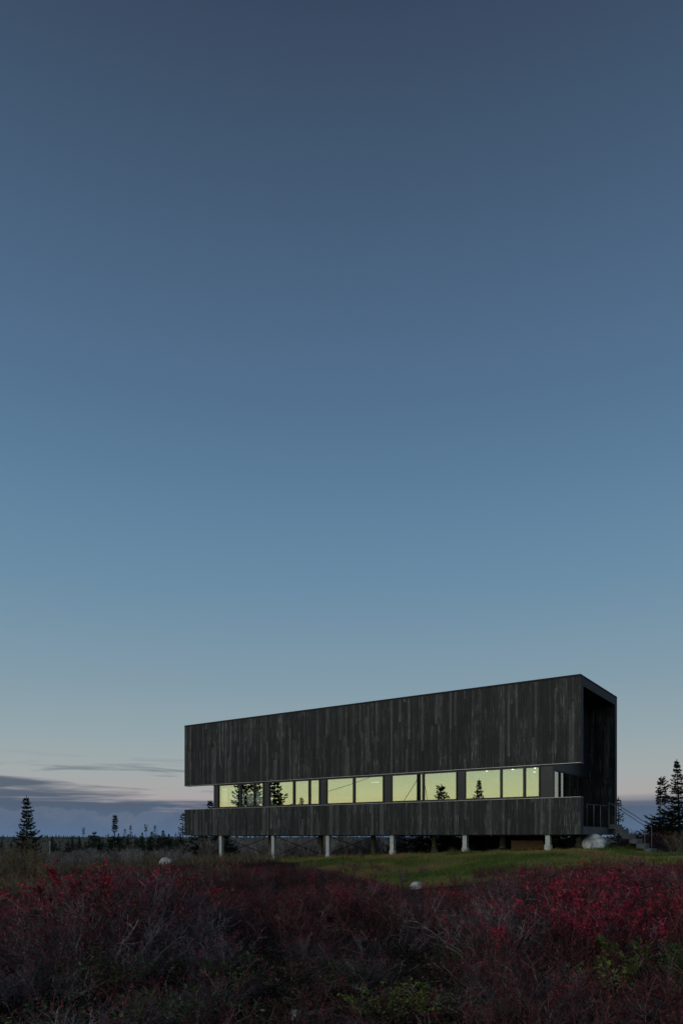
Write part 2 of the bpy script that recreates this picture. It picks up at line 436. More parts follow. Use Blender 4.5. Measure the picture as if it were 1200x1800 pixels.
    mat_tone('twig_grey', [(0.0, (0.060, 0.052, 0.048)), (0.6, (0.15, 0.132, 0.124)), (1.0, (0.38, 0.35, 0.33))], 0.8, 0.2)
    mat_tone('twig_alder', [(0.0, (0.11, 0.10, 0.098)), (0.6, (0.24, 0.22, 0.215)), (1.0, (0.46, 0.43, 0.41))], 0.8, 0.2)
    mat_tone('straw', [(0.0, (0.075, 0.058, 0.034)), (0.6, (0.19, 0.148, 0.09)), (1.0, (0.33, 0.27, 0.175))], 0.7, 0.25, 0.2)
    mat_tone('lawn_blade', [(0.0, (0.065, 0.115, 0.022)), (0.38, (0.165, 0.205, 0.042)), (0.6, (0.26, 0.23, 0.07)), (0.82, (0.30, 0.20, 0.09)), (1.0, (0.33, 0.165, 0.095))], 0.65, 0.25, 0.25)
    mat_tone('needles', [(0.0, (0.010, 0.020, 0.013)), (0.5, (0.022, 0.042, 0.025)), (0.9, (0.040, 0.066, 0.036)), (1.0, (0.075, 0.075, 0.042))], 0.6, 0.25)
    mat_tone('needles_blue', [(0.0, (0.024, 0.038, 0.032)), (0.6, (0.055, 0.080, 0.068)), (1.0, (0.11, 0.14, 0.12))], 0.6, 0.25)  # bluish spruce needles; on the far wood this blue stands in for haze
    # coated glass: part mirror, part clear
    m = bpy.data.materials.new('coated_glass'); m.use_nodes = True; MATS['coated_glass'] = m
    k = NT(m.node_tree); m.node_tree.nodes.remove(m.node_tree.nodes['Principled BSDF'])
    gl = k.n('ShaderNodeBsdfGlossy'); gl.inputs['Roughness'].default_value = 0.0; gl.inputs[0].default_value = (0.95, 1.0, 0.90, 1)
    tr = k.n('ShaderNodeBsdfTransparent'); tr.inputs[0].default_value = (0.86, 0.94, 0.89, 1)
    lw = k.n('ShaderNodeLayerWeight'); lw.inputs[0].default_value = 0.25
    mx = k.n('ShaderNodeMixShader'); k.put(mx.inputs[0], k.mr(lw.outputs['Fresnel'], 0.0, 1.0, 0.46, 1.0, smooth=False))
    k.t.links.new(tr.outputs[0], mx.inputs[1]); k.t.links.new(gl.outputs[0], mx.inputs[2])
    k.t.links.new(mx.outputs[0], k.t.nodes['Material Output'].inputs[0])
    m = bpy.data.materials.new('clear_glass'); m.use_nodes = True; MATS['clear_glass'] = m
    k = NT(m.node_tree); m.node_tree.nodes.remove(m.node_tree.nodes['Principled BSDF'])
    gl = k.n('ShaderNodeBsdfGlossy'); gl.inputs['Roughness'].default_value = 0.0
    tr = k.n('ShaderNodeBsdfTransparent'); tr.inputs[0].default_value = (0.90, 0.97, 0.95, 1)
    lw = k.n('ShaderNodeLayerWeight'); lw.inputs[0].default_value = 0.15
    mx = k.n('ShaderNodeMixShader'); k.put(mx.inputs[0], k.mr(lw.outputs['Fresnel'], 0.0, 1.0, 0.05, 0.9, smooth=False))
    k.t.links.new(tr.outputs[0], mx.inputs[1]); k.t.links.new(gl.outputs[0], mx.inputs[2])
    k.t.links.new(mx.outputs[0], k.t.nodes['Material Output'].inputs[0])
    for nm, c, s in (('downlight', (1.0, 0.93, 0.78), 9.0), ('linear_lamp', (1.0, 0.95, 0.80), 1.6)):
        m = bpy.data.materials.new(nm); m.use_nodes = True; MATS[nm] = m
        b = m.node_tree.nodes['Principled BSDF']
        b.inputs['Emission Color'].default_value = (*c, 1); b.inputs['Emission Strength'].default_value = s


build_materials()


# ------------------------------------------------------------------ ground, path
def axis(lo, hi, c0, c1, step, grow=1.22):
    a = list(np.arange(c0, c1 + 1e-6, step)); d = step
    while a[-1] < hi: d *= grow; a.append(a[-1] + d)
    d = step
    while a[0] > lo: d *= grow; a.insert(0, a[0] - d)
    return np.array(a)


xs = axis(-2400, 2400, -22, 26, 0.33); ys = axis(-1200, 2600, 1.0, 46, 0.33)
GX, GY = np.meshgrid(xs, ys)
GZ = ground(GX, GY)
nx, ny = len(xs), len(ys)
idx = np.arange(nx * ny).reshape(ny, nx)
quads = np.stack([idx[:-1, :-1], idx[:-1, 1:], idx[1:, 1:], idx[1:, :-1]], -1).reshape(-1, 4)
tq, sq = house_ts(GX, GY)
far_a = np.clip(sstep(16, 28, tq) + sstep(8, 16, -sq) + sstep(60, 90, np.hypot(GX, GY)), 0, 1)
gme = mesh_np('ground', np.stack([GX, GY, GZ], -1).reshape(-1, 3), quads, mat='ground', smooth=True,
              extra={'lawn': lawn_mask(GX, GY).ravel(), 'far': far_a.ravel()})
tag(link('ground', gme), kind='structure')

# gravel path that leaves the stair foot to the right
pc = [house_pt(-2.05, 4.5), house_pt(-2.6, 3.0), house_pt(-3.2, 1.0), house_pt(-5.0, -0.8), house_pt(-9.0, -1.8), house_pt(-20.0, -2.0)]
pv, pf = [], []
for i in range(len(pc) - 1):
    for j in range(12):
        a = j / 12
        c = pc[i] * (1 - a) + pc[i + 1] * a
        d = (pc[i + 1] - pc[i]); d = d / np.linalg.norm(d); nrm = np.array([-d[1], d[0]])
        for q in range(5):
            w = (q - 2) / 2 * (0.75 + 0.12 * math.sin(i * 3 + j * 1.3 + q))
            p = c + nrm * w
            pv.append((p[0], p[1], g1(*p) + 0.030 - 0.02 * abs(q - 2) / 2))
for i in range(len(pv) // 5 - 1):
    for q in range(4):
        pf.append((i * 5 + q, i * 5 + q + 1, i * 5 + 6 + q, i * 5 + 5 + q))
tag(link('path', mesh_np('path', pv, pf, mat='gravel', smooth=True)), kind='structure')

# ------------------------------------------------------------------ house
Z0 = EYE - 1.3
HOUSE = empty('house', (NEAR[0], NEAR[1], Z0), -TH)
tag(HOUSE, 'long black timber clad house raised on steel columns with a ribbon of windows', 'house')
def hz(z): return z + 1.3                      # height above the eye -> height above the house origin
# local frame: x = -t, y = v
zb, zs, zh, zr = hz(BOT), hz(SILL), hz(HEAD), hz(ROOF)
FLOOR = hz(0.43)
BW = 0.115
up = MB().box(-LEN, 0, 0.045, THK, zh + 0.02, zr - 0.10).build('upper_wall', 'dark_substrate', HOUSE)
lo = MB().box(-LEN, 0, 0.045, THK, zb + 0.01, zs - 0.02).build('lower_wall', 'dark_substrate', HOUSE)
bk = MB().box(-LEN + 2.2, 0, WID - THK, WID - 0.045, zb, zr - 0.10)
bk = bk.build('back_wall', 'dark_substrate', HOUSE)
bkl = MB().box(-LEN, -LEN + 2.2, WID - THK, WID - 0.045, zh, zr - 0.10).build('back_wall_return', 'dark_substrate', HOUSE)

unit = bmesh.new(); bmesh.ops.create_cube(unit, size=1.0)
ume = bpy.data.meshes.new('board'); unit.to_mesh(ume); unit.free(); ume.materials.append(MATS['charred_board'])
fieldV = {'u': [], 'l': []}
cubeV = np.array([[x, y, z] for x in (-.5, .5) for y in (-.5, .5) for z in (-.5, .5)])
cubeF = np.array([[0, 1, 3, 2], [4, 6, 7, 5], [0, 4, 5, 1], [2, 3, 7, 6], [0, 2, 6, 4], [1, 5, 7, 3]])
ncol = int(LEN / BW)
rb = np.random.default_rng(3)
cnt = 0; run = 0; joints = []
for c in range(ncol + 1):
    x1 = -c * BW - 0.003; x0 = max(-(c + 1) * BW + 0.003, -LEN)
    if x1 - x0 < 0.02: continue
    if run <= 0:
        run = int(rb.integers(5, 16))
        a = rb.uniform(0.7, 1.5); joints = [a, a + rb.uniform(1.0, 1.45)]
    run -= 1
    zt = zr - 0.07
    cuts = [zh] + sorted(zt - j for j in joints if 0.4 < zt - j - zh) + [zt]
    for kind, spans in (('u', list(zip(cuts, cuts[1:]))), ('l', [(zb, zs - 0.012)])):
        for a, b in spans:
            dp = rb.uniform(0.0, 0.012)
            cx, cy, cz = (x0 + x1) / 2, 0.022 - dp, (a + b) / 2
            sx, sy, sz = x1 - x0, 0.038, b - a - 0.005
            if cnt < 286:
                link('board', ume, up if kind == 'u' else lo, (cx, cy, cz), 0, (sx, sy, sz)); cnt += 1
            else:
                fieldV[kind].append(cubeV * [sx, sy, sz] + [cx, cy, cz])
for kind, par in (('u', up), ('l', lo)):
    A = np.array(fieldV[kind]); n = len(A)
    Fc = (np.arange(n)[:, None, None] * 8 + cubeF[None]).reshape(-1, 4)
    tag(link('board_field', mesh_np('board_field', A.reshape(-1, 3), Fc, mat='charred_board'), par), kind='stuff')
for c in range(13):                              # boards lining the porch side of the back wall
    x1 = -c * BW - 0.003
    link('board', ume, bk, (x1 - BW / 2 + 0.003, WID - THK - 0.014 - rb.uniform(0, 0.008), (FLOOR + zr - 0.42) / 2), 0, (BW - 0.006, 0.03, zr - 0.42 - FLOOR - 0.01))
fieldB = []
for c in range(ncol):                            # outer side of the back wall
    fieldB.append(cubeV * [BW - 0.006, 0.03, zr - 0.10 - zh] + [-c * BW - BW / 2, WID - 0.024, (zh + zr - 0.10) / 2])
    if c * BW < LEN - 2.3: fieldB.append(cubeV * [BW - 0.006, 0.03, zh - zb - 0.01] + [-c * BW - BW / 2, WID - 0.024, (zh + zb) / 2])
A = np.array(fieldB)
tag(link('board_field', mesh_np('board_field', A.reshape(-1, 3), (np.arange(len(A))[:, None, None] * 8 + cubeF[None]).reshape(-1, 4), mat='charred_board'), bk), kind='stuff')

MB().box(-LEN + 0.02, -0.02, THK + 0.003, WID - THK - 0.003, zr - 0.42, zr - 0.06).build('roof', 'soffit', HOUSE)
rc = MB()
rc.box(-LEN - 0.014, 0.014, -0.016, THK, zr - 0.075, zr)
rc.box(-LEN - 0.014, 0.014, WID - THK, WID + 0.012, zr - 0.075, zr)
rc.box(-0.3, 0.014, THK + 0.002, WID - THK - 0.002, zr - 0.055, zr - 0.001)
rc.box(-LEN - 0.014, -LEN + 0.3, THK + 0.002, WID - THK - 0.002, zr - 0.055, zr - 0.001)
rc.box(-LEN + 0.303, -0.303, THK + 0.002, WID - THK - 0.002, zr - 0.058, zr - 0.03)
rc.build('roof_edge', 'dark_metal', HOUSE)
for xa, xb in ((0.0, 0.012), (-LEN - 0.012, -LEN)):
    fa = MB()
    fa.box(xa, xb, THK, WID - THK, zr - 0.42, zr - 0.08)
    fa.build('fascia', 'fascia_metal', HOUSE)
    MB().box(xa, xb, -0.010, THK, zh, zr - 0.08).build('jamb', 'fascia_metal', HOUSE)
    MB().box(xa, xb, -0.010, THK, zb, zs - 0.012).build('jamb', 'fascia_metal', HOUSE)
    MB().box(xa, xb, WID - THK, WID, zb if xa == 0 else zh, zr - 0.08).build('jamb', 'fascia_metal', HOUSE)
MB().box(-LEN - 0.012, 0.012, -0.022, THK, zs - 0.012, zs + 0.006).build('sill_flashing', 'flashing', HOUSE)
MB().box(-LEN - 0.012, 0.012, -0.022, THK, zh - 0.016, zh + 0.004).build('head_flashing', 'flashing', HOUSE)
MB().box(-LEN + 0.02, -0.02, THK + 0.003, WID - THK - 0.003, zb + 0.005, FLOOR).build('floor_slab', 'soffit', HOUSE)
MB().box(-0.018, 0.014, THK + 0.004, WID - THK - 0.004, zb + 0.003, FLOOR + 0.004).build('deck_edge', 'deck_metal', HOUSE)
for i in range(8):                               # porch decking
    MB().box(-1.06 + i * 0.13, -1.06 + i * 0.13 + 0.12, THK + 0.01, WID - THK - 0.04, FLOOR + 0.002, FLOOR + 0.03).build('deck_plank', 'deck_wood', HOUSE)

# inside: floor, ceiling, back wall with openings, two cross walls
TE = t_of(970.0); TW = t_of(374.0)
xi0, xi1 = -TW, -TE
MB().box(xi0, xi1 - 0.06, THK, WID - THK - 0.05, FLOOR + 0.003, FLOOR + 0.03).build('floor', 'interior_floor', HOUSE)
MB().box(xi0, xi1 - 0.06, THK + 0.004, WID - THK - 0.05, zh + 0.03, zh + 0.10).build('ceiling', 'interior_wall', HOUSE)
MB().box(xi0 + 0.1, xi1 - 0.06, WID - THK - 0.045, WID - THK - 0.004, FLOOR + 0.031, zh + 0.028).build('inner_wall', 'interior_wall', HOUSE)
for tt in (15.9, 6.5):
    MB().box(-tt - 0.06, -tt + 0.06, THK + 0.3, WID - THK - 0.05, FLOOR + 0.031, zh + 0.028).build('partition', 'interior_wall', HOUSE)
tw = MB()                                        # glazed wall towards the terrace
tw.box(xi0 - 0.02, xi0 + 0.08, THK + 0.003, WID - THK, FLOOR + 2.36, zh + 0.1)
tw.box(xi0 - 0.02, xi0 + 0.08, THK + 0.003, WID - THK, FLOOR + 0.002, FLOOR + 0.08)
vt = [THK + 0.003, 1.15, 1.95, 2.55, 3.35, 4.1, WID - THK - 0.13]
for v0, w0 in zip(vt, (0.35, 0.13, 0.3, 0.13, 0.13, 0.13, 0.12)): tw.box(xi0 - 0.018, xi0 + 0.078, v0, v0 + w0, FLOOR + 0.08, FLOOR + 2.36)
TWL = tw.build('terrace_wall', 'frame_black', HOUSE)
for v0, v1, w0 in zip(vt, vt[1:], (0.35, 0.13, 0.3, 0.13, 0.13, 0.13)):
    MB().box(xi0 + 0.01, xi0 + 0.03, v0 + w0 - 0.004, v1 + 0.004, FLOOR + 0.076, FLOOR + 2.364).build('pane', 'clear_glass', TWL)
MB().box(-LEN + 0.02, -0.02, THK + 0.003, THK + 0.02, zh + 0.10, zr - 0.42).build('lining', 'soffit', HOUSE)
MB().box(-LEN + 0.4, xi1 - 0.06, THK + 0.02, WID - THK - 0.02, zh + 0.12, zh + 0.2).build('upper_floor', 'soffit', HOUSE)
for (tt, vv) in ((4.55, 1.5), (3.36, 1.5), (2.35, 1.5), (1.6, 2.4), (3.0, 3.2)):
    MB().tube([(-tt, vv, zh + 0.022), (-tt, vv, zh + 0.031)], 0.045, 12).build('downlight', 'downlight', HOUSE)
MB().box(-10.75, -10.3, 1.7, 1.73, zh - 0.2, zh - 0.18).build('linear_lamp', 'linear_lamp', HOUSE)
# windows
groups = [
    [(383.2, 419.6), (422.8, 444.5), (446.7, 460.8)],
    [(472.7, 513.8), (516.7, 541.0), (543.8, 559.3)],
    [(573.0, 619.0), (622.3, 671.5)],
    [(687.1, 740.8), (743.8, 800.4)],
    [(816.4, 877.6), (880.8, 918.0), (922.0, 945.6)]]
panel_edges = [374.0]
gy = 0.055
for gi, panes in enumerate(groups):
    a = -t_of(panes[0][0]) ; b = -t_of(panes[-1][1])
    fr = 0.045
    wf = MB()
    z0, z1 = zs + 0.007, zh - 0.017
    wf.box(a - fr, b + fr, gy - 0.03, gy + 0.10, z0, z0 + 0.075)
    wf.box(a - fr, b + fr, gy - 0.03, gy + 0.10, z1 - 0.075, z1)
    wf.box(a - fr, a, gy - 0.028, gy + 0.098, z0 + 0.075, z1 - 0.075)
    wf.box(b, b + fr, gy - 0.028, gy + 0.098, z0 + 0.075, z1 - 0.075)
    w = wf.build('window', 'frame_black', HOUSE)
    for i, (p, q) in enumerate(panes):
        xa, xb = -t_of(p), -t_of(q)
        MB().box(xa - 0.004, xb + 0.004, gy + 0.03, gy + 0.05, z0 + 0.070, z1 - 0.070).build('pane', 'coated_glass', w)
        if i < len(panes) - 1:
            xc = -t_of(panes[i + 1][0])
            MB().box(xb, xc, gy - 0.026, gy + 0.096, z0 + 0.075, z1 - 0.075).build('mullion', 'frame_black', w)
    panel_edges += [panes[0][0], panes[-1][1]]
panel_edges.append(970.0)
for i in range(0, len(panel_edges), 2):
    a = -t_of(panel_edges[i]) + (0.045 if i else 0); b = -t_of(panel_edges[i + 1]) - (0.045 if i < len(panel_edges) - 2 else 0)
    MB().box(a, b, gy + 0.02, gy + 0.16, zs + 0.007, zh - 0.017).build('wall_panel', 'panel_metal', HOUSE)

# glazed end wall in the porch
xe = xi1
ge = MB()
top_g = hz(2.70)
ge.box(xe - 0.12, xe, gy + 0.163, WID - THK - 0.04, top_g, top_g + 0.07)
ge.box(xe - 0.12, xe, gy + 0.163, WID - THK - 0.04, FLOOR + 0.034, FLOOR + 0.10)
vs = [gy + 0.163, 1.02, 2.2, 3.35, 4.5, WID - THK - 0.12]
for v0 in vs: ge.box(xe - 0.118, xe - 0.002, v0, v0 + 0.08, FLOOR + 0.10, top_g)
GE = ge.build('end_glazing', 'frame_black', HOUSE)
for a, b in zip(vs, vs[1:]):
    MB().box(xe - 0.075, xe - 0.05, a + 0.076, b + 0.004, FLOOR + 0.096, top_g + 0.004).build('pane', 'coated_glass', GE)
MB().box(xe - 0.02, xe + 0.05, 1.3, 1.33, FLOOR + 0.85, FLOOR + 1.25).build('door_handle', 'rail_steel', GE)
MB().box(xe - 0.11, xe - 0.01, gy + 0.163, WID - THK - 0.04, top_g + 0.072, zr - 0.43).build('porch_wall', 'panel_metal', HOUSE)

# columns on footings in pairs, rods crossed between each pair
col_px = [960.0, 814.0, 686.0, 573.0, 477.0, 385.0]
def h_column(t, v, foot_r, foot_h):
    p = house_pt(t, v); gz = g1(*p) - Z0
    m = MB()
    w = 0.095
    m.box(-t - w, -t + w, v - w, v - w + 0.02, gz + foot_h - 0.02, zb + 0.004)
    m.box(-t - w, -t + w, v + w - 0.02, v + w, gz + foot_h - 0.02, zb + 0.004)
    m.box(-t - 0.010, -t + 0.010, v - w + 0.02, v + w - 0.02, gz + foot_h - 0.02, zb + 0.004)
    m.box(-t - 0.13, -t + 0.13, v - 0.13, v + 0.13, gz + foot_h, gz + foot_h + 0.02)
    c = m.build('column', 'galvanised', HOUSE)
    MB().tube([(-t, v, gz - 0.25), (-t, v, gz + foot_h - 0.015), (-t, v, gz + foot_h)], [foot_r, foot_r, foot_r - 0.015], 20).build('footing', 'concrete', c, smooth=False)
    return gz + foot_h
VB = 4.3
for i, p in enumerate(col_px):
    t = t_of(p)
    fh = 0.24 if i < 3 else 0.12
    za = h_column(t, 0.20, 0.165, fh)
    zb2 = h_column(t, VB, 0.165, fh)
    for (z_a, z_b) in ((za + 0.10, zb - 0.06), (zb - 0.06, zb2 + 0.10)):
        off = 0.03 if z_a < z_b else -0.03
        MB().tube([(-t + off, 0.30, z_a), (-t + off, VB - 0.10, z_b)], 0.017, 6).build('brace_rod', 'rod_steel', HOUSE)
for v in (0.20, VB):
    MB().box(-LEN + 0.35, -0.35, v - 0.07, v + 0.07, zb - 0.035, zb + 0.003).build('floor_beam', 'rod_steel', HOUSE)

# guard rail on the porch edge
gr = MB()
for v, zt in ((1.03, 1.35), (2.0, 1.37), (3.0, 1.385)):
    gr.box(-0.055, -0.037, v - 0.007, v + 0.007, FLOOR + 0.03, hz(zt))
gr.tube([(-0.045, 1.03, hz(1.35)), (-0.045, 4.0, hz(1.40))], 0.009, 6)
gr.build('guard_rail', 'rail_steel', HOUSE)

# ------------------------------------------------------------------ entry stair
sp = house_pt(0, 4.6)
STAIR = empty('entry_stair', (NEAR[0], NEAR[1], Z0), -TH)
tag(STAIR, 'grey metal stair with slim handrails climbing to the porch of the black house', 'stair')
for i in range(6):
    zt = hz(0.587 - 0.21 * i)
    s = MB()
    x0 = 0.02 + 0.285 * i
    zbot = zt - (0.205 if i < 5 else 0.26)
    s.box(x0, x0 + 0.31, 4.03, 5.12, zt - 0.035, zt)
    s.box(x0 + 0.28, x0 + 0.306, 4.035, 5.115, zbot, zt - 0.035)
    s.box(x0 + 0.004, x0 + 0.28, 4.033, 4.06, zbot, zt - 0.035)
    s.box(x0 + 0.004, x0 + 0.28, 5.09, 5.117, zbot, zt - 0.035)
    s.build('step', 'stair_steel', STAIR)
s = MB(); gpad = g1(*house_pt(-1.7, 4.5)) - Z0
s.box(1.22, 1.62, 3.9, 4.5, gpad - 0.12, max(gpad + 0.05, hz(-0.70))).build('landing_pad', 'concrete', STAIR)
for v, xb, zl in ((4.05, 1.5, -0.46), (5.09, 1.56, -0.60)):
    h = MB()
    h.tube([(0.03, v, hz(0.58 if v < 5 else 0.5)), (0.03, v, hz(1.556)), ], 0.016, 8)
    h.tube([(0.03, v, hz(1.550)), (xb, v, hz(0.50))], 0.016, 8)
    h.tube([(xb, v, hz(0.505)), (xb, v, hz(zl))], 0.016, 8)
    h.build('handrail', 'rail_steel', STAIR)

# ------------------------------------------------------------------ rocks and loose things
def rock(name, label, x, y, sx, sy, sz, mat, seed, sink=0.2, group=None):
    bm = bmesh.new(); bmesh.ops.create_icosphere(bm, subdivisions=4, radius=1.0)
    r = np.random.default_rng(seed)
    dirs = r.normal(size=(14, 3)); dirs /= np.linalg.norm(dirs, axis=1, keepdims=True); cut = r.uniform(0.78, 0.98, 14)
    for v in bm.verts:
        p = np.array(v.co)
        for d, c in zip(dirs, cut):
            e = p @ d
            if e > c: p = p - d * (e - c) * 0.85
        a = vnoise(p[0] * 3 + 9 + seed, p[1] * 3 + p[2] * 2.3, seed); b = vnoise(p[0] * 8 + 3, p[1] * 8 + p[2] * 7, seed + 1)
        p = p * (1 + 0.12 * (a - 0.5) + 0.05 * (b - 0.5))
        v.co = (p[0] * sx, p[1] * sy, p[2] * sz)
    me = bpy.data.meshes.new(name); bm.to_mesh(me); bm.free(); me.materials.append(MATS[mat])
    me.polygons.foreach_set('use_smooth', np.ones(len(me.polygons), bool))
    o = link(name, me, None, (x, y, g1(x, y) + sz * (1 - sink) - sz * sink), r.uniform(0, 3))
    o.rotation_euler[2] = r.uniform(-0.4, 0.4)
    return tag(o, label, 'rock', group)

bp_ = house_pt(-0.2, 1.15)
rock('boulder', 'large pale granite boulder lying beside the porch end of the house', bp_[0], bp_[1], 0.45, 0.40, 0.40, 'granite_lichen', 21, 0.20)
rock('rock', 'rounded whitish rock standing in the red heath away from the house', at(293, 34), 34.0, 0.37, 0.32, 0.30, 'granite_pale', 8, 0.1)
rock('rock', 'pale speckled rock at the edge of the lawn in front of the columns', at(733, 18.9), 18.9, 0.20, 0.17, 0.13, 'granite_pale', 12, 0.15)
rock('stone', 'small grey stone on the dark peat hollow among low twigs', at(519, 6.45), 6.45, 0.065, 0.06, 0.06, 'granite_pale', 15, 0.2)
rock('rock_slab', 'flat dark rock slab lying low among green leaves', at(1165, 6.25), 6.25, 0.30, 0.2, 0.10, 'granite_dark', 17, 0.15)
pp = house_pt(3.6, 4.9)
pg = g1(*pp)
ply = MB(); ply.box(-0.72, 0.72, -0.01, 0.01, 0, 0.52, 0.003)
ply = ply.build('plywood_sheet', 'plywood', None, (at(926, 32.3), 32.3, g1(at(926, 32.3), 32.3) - 0.01), math.radians(-4))
ply.rotation_euler[0] = math.radians(-6)
tag(ply, 'tan plywood sheet leaning on its edge under the house', 'plywood sheet')
blk = MB().box(-0.19, 0.19, -0.1, 0.1, -0.02, 0.19, 0.01).build('concrete_block', 'granite_dark', None, (at(885, 31.5), 31.5, g1(at(885, 31.5), 31.5)), 0.3)
tag(blk, 'small dark concrete block on the ground beside the plywood sheet', 'block')
fp = MB(); fp.tube([(0, 0, -0.2), (0.01, 0, 0.7), (0.02, 0.01, 1.25)], [0.06, 0.055, 0.05], 8)
fp = fp.build('fence_post', 'post_wood', None, (at(88, 52), 52, g1(at(88, 52), 52)))
tag(fp, 'weathered pale wooden post standing alone in the dry grass', 'post')
lg = MB(); lg.tube([(-0.26, 0.0, 0.03), (-0.05, 0.02, 0.05), (0.1, 0.05, 0.055), (0.26, 0.11, 0.05)], [0.020, 0.026, 0.024, 0.016], 8)
lg = lg.build('fallen_branch', 'log_wood', None, (at(562, 6.5), 6.5, g1(at(562, 6.5), 6.5) + 0.01), 0.4)
tag(lg, 'broken grey branch lying on the dark peat', 'branch')

# ------------------------------------------------------------------ spruces
def spruce_mesh(seed, h, rad, clear=0.06, shape='full', n_whorl=None, spread=0.068, power=0.9):
    """trunk (verts, faces) and crown (verts, tris, tone)"""
    r = np.random.default_rng(seed)
    n_whorl = n_whorl or int(h / 0.165)
    lean = r.uniform(-0.03, 0.03, 2) * h
    def axis_p(f): return np.array([lean[0] * f * f, lean[1] * f * f, h * f])
    P0, P1, R0, R1 = [], [], [], []
    rt = 0.011 * h + 0.02
    N = 12
    for i in range(N):
        a, b = i / N, (i + 1) / N
        P0.append(axis_p(a) - (np.array([0, 0, 0.25]) if i == 0 else 0)); P1.append(axis_p(b)); R0.append(rt * (1 - a) + 0.006); R1.append(rt * (1 - b) + 0.006)
    trunk = [segs(P0, P1, R0, R1, 7)]
    bP0, bP1, bR0, bR1 = [], [], [], []
    lC, lD, lN, lL, lW = [], [], [], [], []
    wind = r.uniform(0, 6.28)
    for w in range(n_whorl):
        f = clear + (0.985 - clear) * (w + r.uniform(-0.3, 0.3)) / n_whorl
        f = min(max(f, clear), 0.985)
        prof = (1 - f) ** power + 0.02
        if shape == 'flag':           # bare middle, dense tuft on top, skirt below
            prof *= 1.25 if f > 0.82 else (0.80 if f > 0.62 else (0.35 if f > 0.45 else 1.55))
            if f > 0.6: prof += 0.10
        if (shape == 'sparse' and r.random() < 0.25): continue
        if shape == 'snag': prof = 0.20 + 0.1 * r.random()
        nb = int(r.integers(6, 10)) if shape != 'sparse' else int(r.integers(3, 6))
        if shape == 'snag': nb = int(r.integers(1, 4))
        a0 = r.uniform(0, 6.28)
        for j in range(nb):
            an = a0 + 6.283 * j / nb + r.uniform(-0.35, 0.35)
            ln = rad * prof * r.uniform(0.45, 1.2) * (0.72 + 0.56 * vnoise(an * 1.3 + seed, f * 9.0, seed))
            if shape == 'flag':
                ln *= 1.0 + 0.55 * math.cos(an - 0.2) * (1 if f > 0.5 else 0.3)
                if f > 0.45 and f < 0.62 and r.random() < 0.7: continue
            ln = max(ln, 0.07 * (1.3 - f))
            up = (0.55 if f > 0.85 else 0.18 if f > 0.6 else -0.05) + r.uniform(-0.15, 0.15)
            dirh = np.array([math.cos(an), math.sin(an), 0])
            st = axis_p(min(max(f + r.uniform(-0.42, 0.42) / n_whorl, 0.02), 0.985)); pts = [st]
            K = 4
            for q in range(1, K + 1):
                s = q / K
                pts.append(st + dirh * ln * s + np.array([0, 0, ln * (up * s - 0.45 * s * (1 - s) + (0.14 * s * s if f < 0.7 else 0))]))
            pts = np.array(pts)
            rb_ = 0.004 + 0.010 * ln
            for q in range(K):
                bP0.append(pts[q]); bP1.append(pts[q + 1]); bR0.append(rb_ * (1 - q / K) + 0.003); bR1.append(rb_ * (1 - (q + 1) / K) + 0.003)
            if shape == 'snag' and f < 0.75: continue
            step = 0.085
            ns = max(3, int(ln / step))
            for q in range(ns):
                s = (q + r.random()) / ns
                if s < 0.16 and ln > 0.5: continue
                if shape == 'sparse' and r.random() < 0.2: continue
                i0 = min(int(s * K), K - 1); c = pts[i0] + (pts[i0 + 1] - pts[i0]) * (s * K - i0)
                for side in (-1, 1):
                    sl = (0.13 + 0.26 * ln * (1 - s)) * r.uniform(0.7, 1.25)
                    ang = an + side * r.uniform(0.5, 1.05)
                    d = np.array([math.cos(ang), math.sin(ang), r.uniform(-0.42, 0.14) + up * 0.4])
                    for nn in (np.array([0, 0, 1.0]), np.array([-math.sin(ang), math.cos(ang), 0.2])):
                        lC.append(c); lD.append(d); lN.append(nn + r.normal(size=3) * 0.25); lL.append(sl); lW.append(spread * r.uniform(0.7, 1.2))
            lC.append(pts[-2]); lD.append(pts[-1] - pts[-2]); lN.append(np.array([0, 0, 1.0])); lL.append(ln / K + 0.10); lW.append(spread)
            lC.append(pts[-2]); lD.append(pts[-1] - pts[-2]); lN.append(np.cross(pts[-1] - pts[-2], [0, 0, 1.0])); lL.append(ln / K + 0.10); lW.append(spread)
    # leader
    for nn in ((1, 0, 0), (0, 1, 0)):
        lC.append(axis_p(0.96)); lD.append(np.array([0, 0, 1.0])); lN.append(np.array(nn, float)); lL.append(0.06 * h); lW.append(spread)
    trunk.append(segs(bP0, bP1, bR0, bR1, 3))
    tv, tf = join(trunk)
    cv, cf = leaves(lC, lD, lN, np.array(lL), np.array(lW))
    tone = np.repeat(np.clip(r.normal(0.45, 0.2, len(lC)), 0, 1), 4)
    return tv, tf, cv, cf, tone

SPR = {}
def spruce_proto(key, seed, h, rad, **kw):
    mat = kw.pop('mat', 'needles'); bark = kw.pop('bark', 'bark')
    tv, tf, cv, cf, tone = spruce_mesh(seed, h, rad, **kw)
    SPR[key] = (mesh_np('trunk', tv, tf, mat=bark, smooth=True), mesh_np('crown', cv, cf, tone, mat), h)

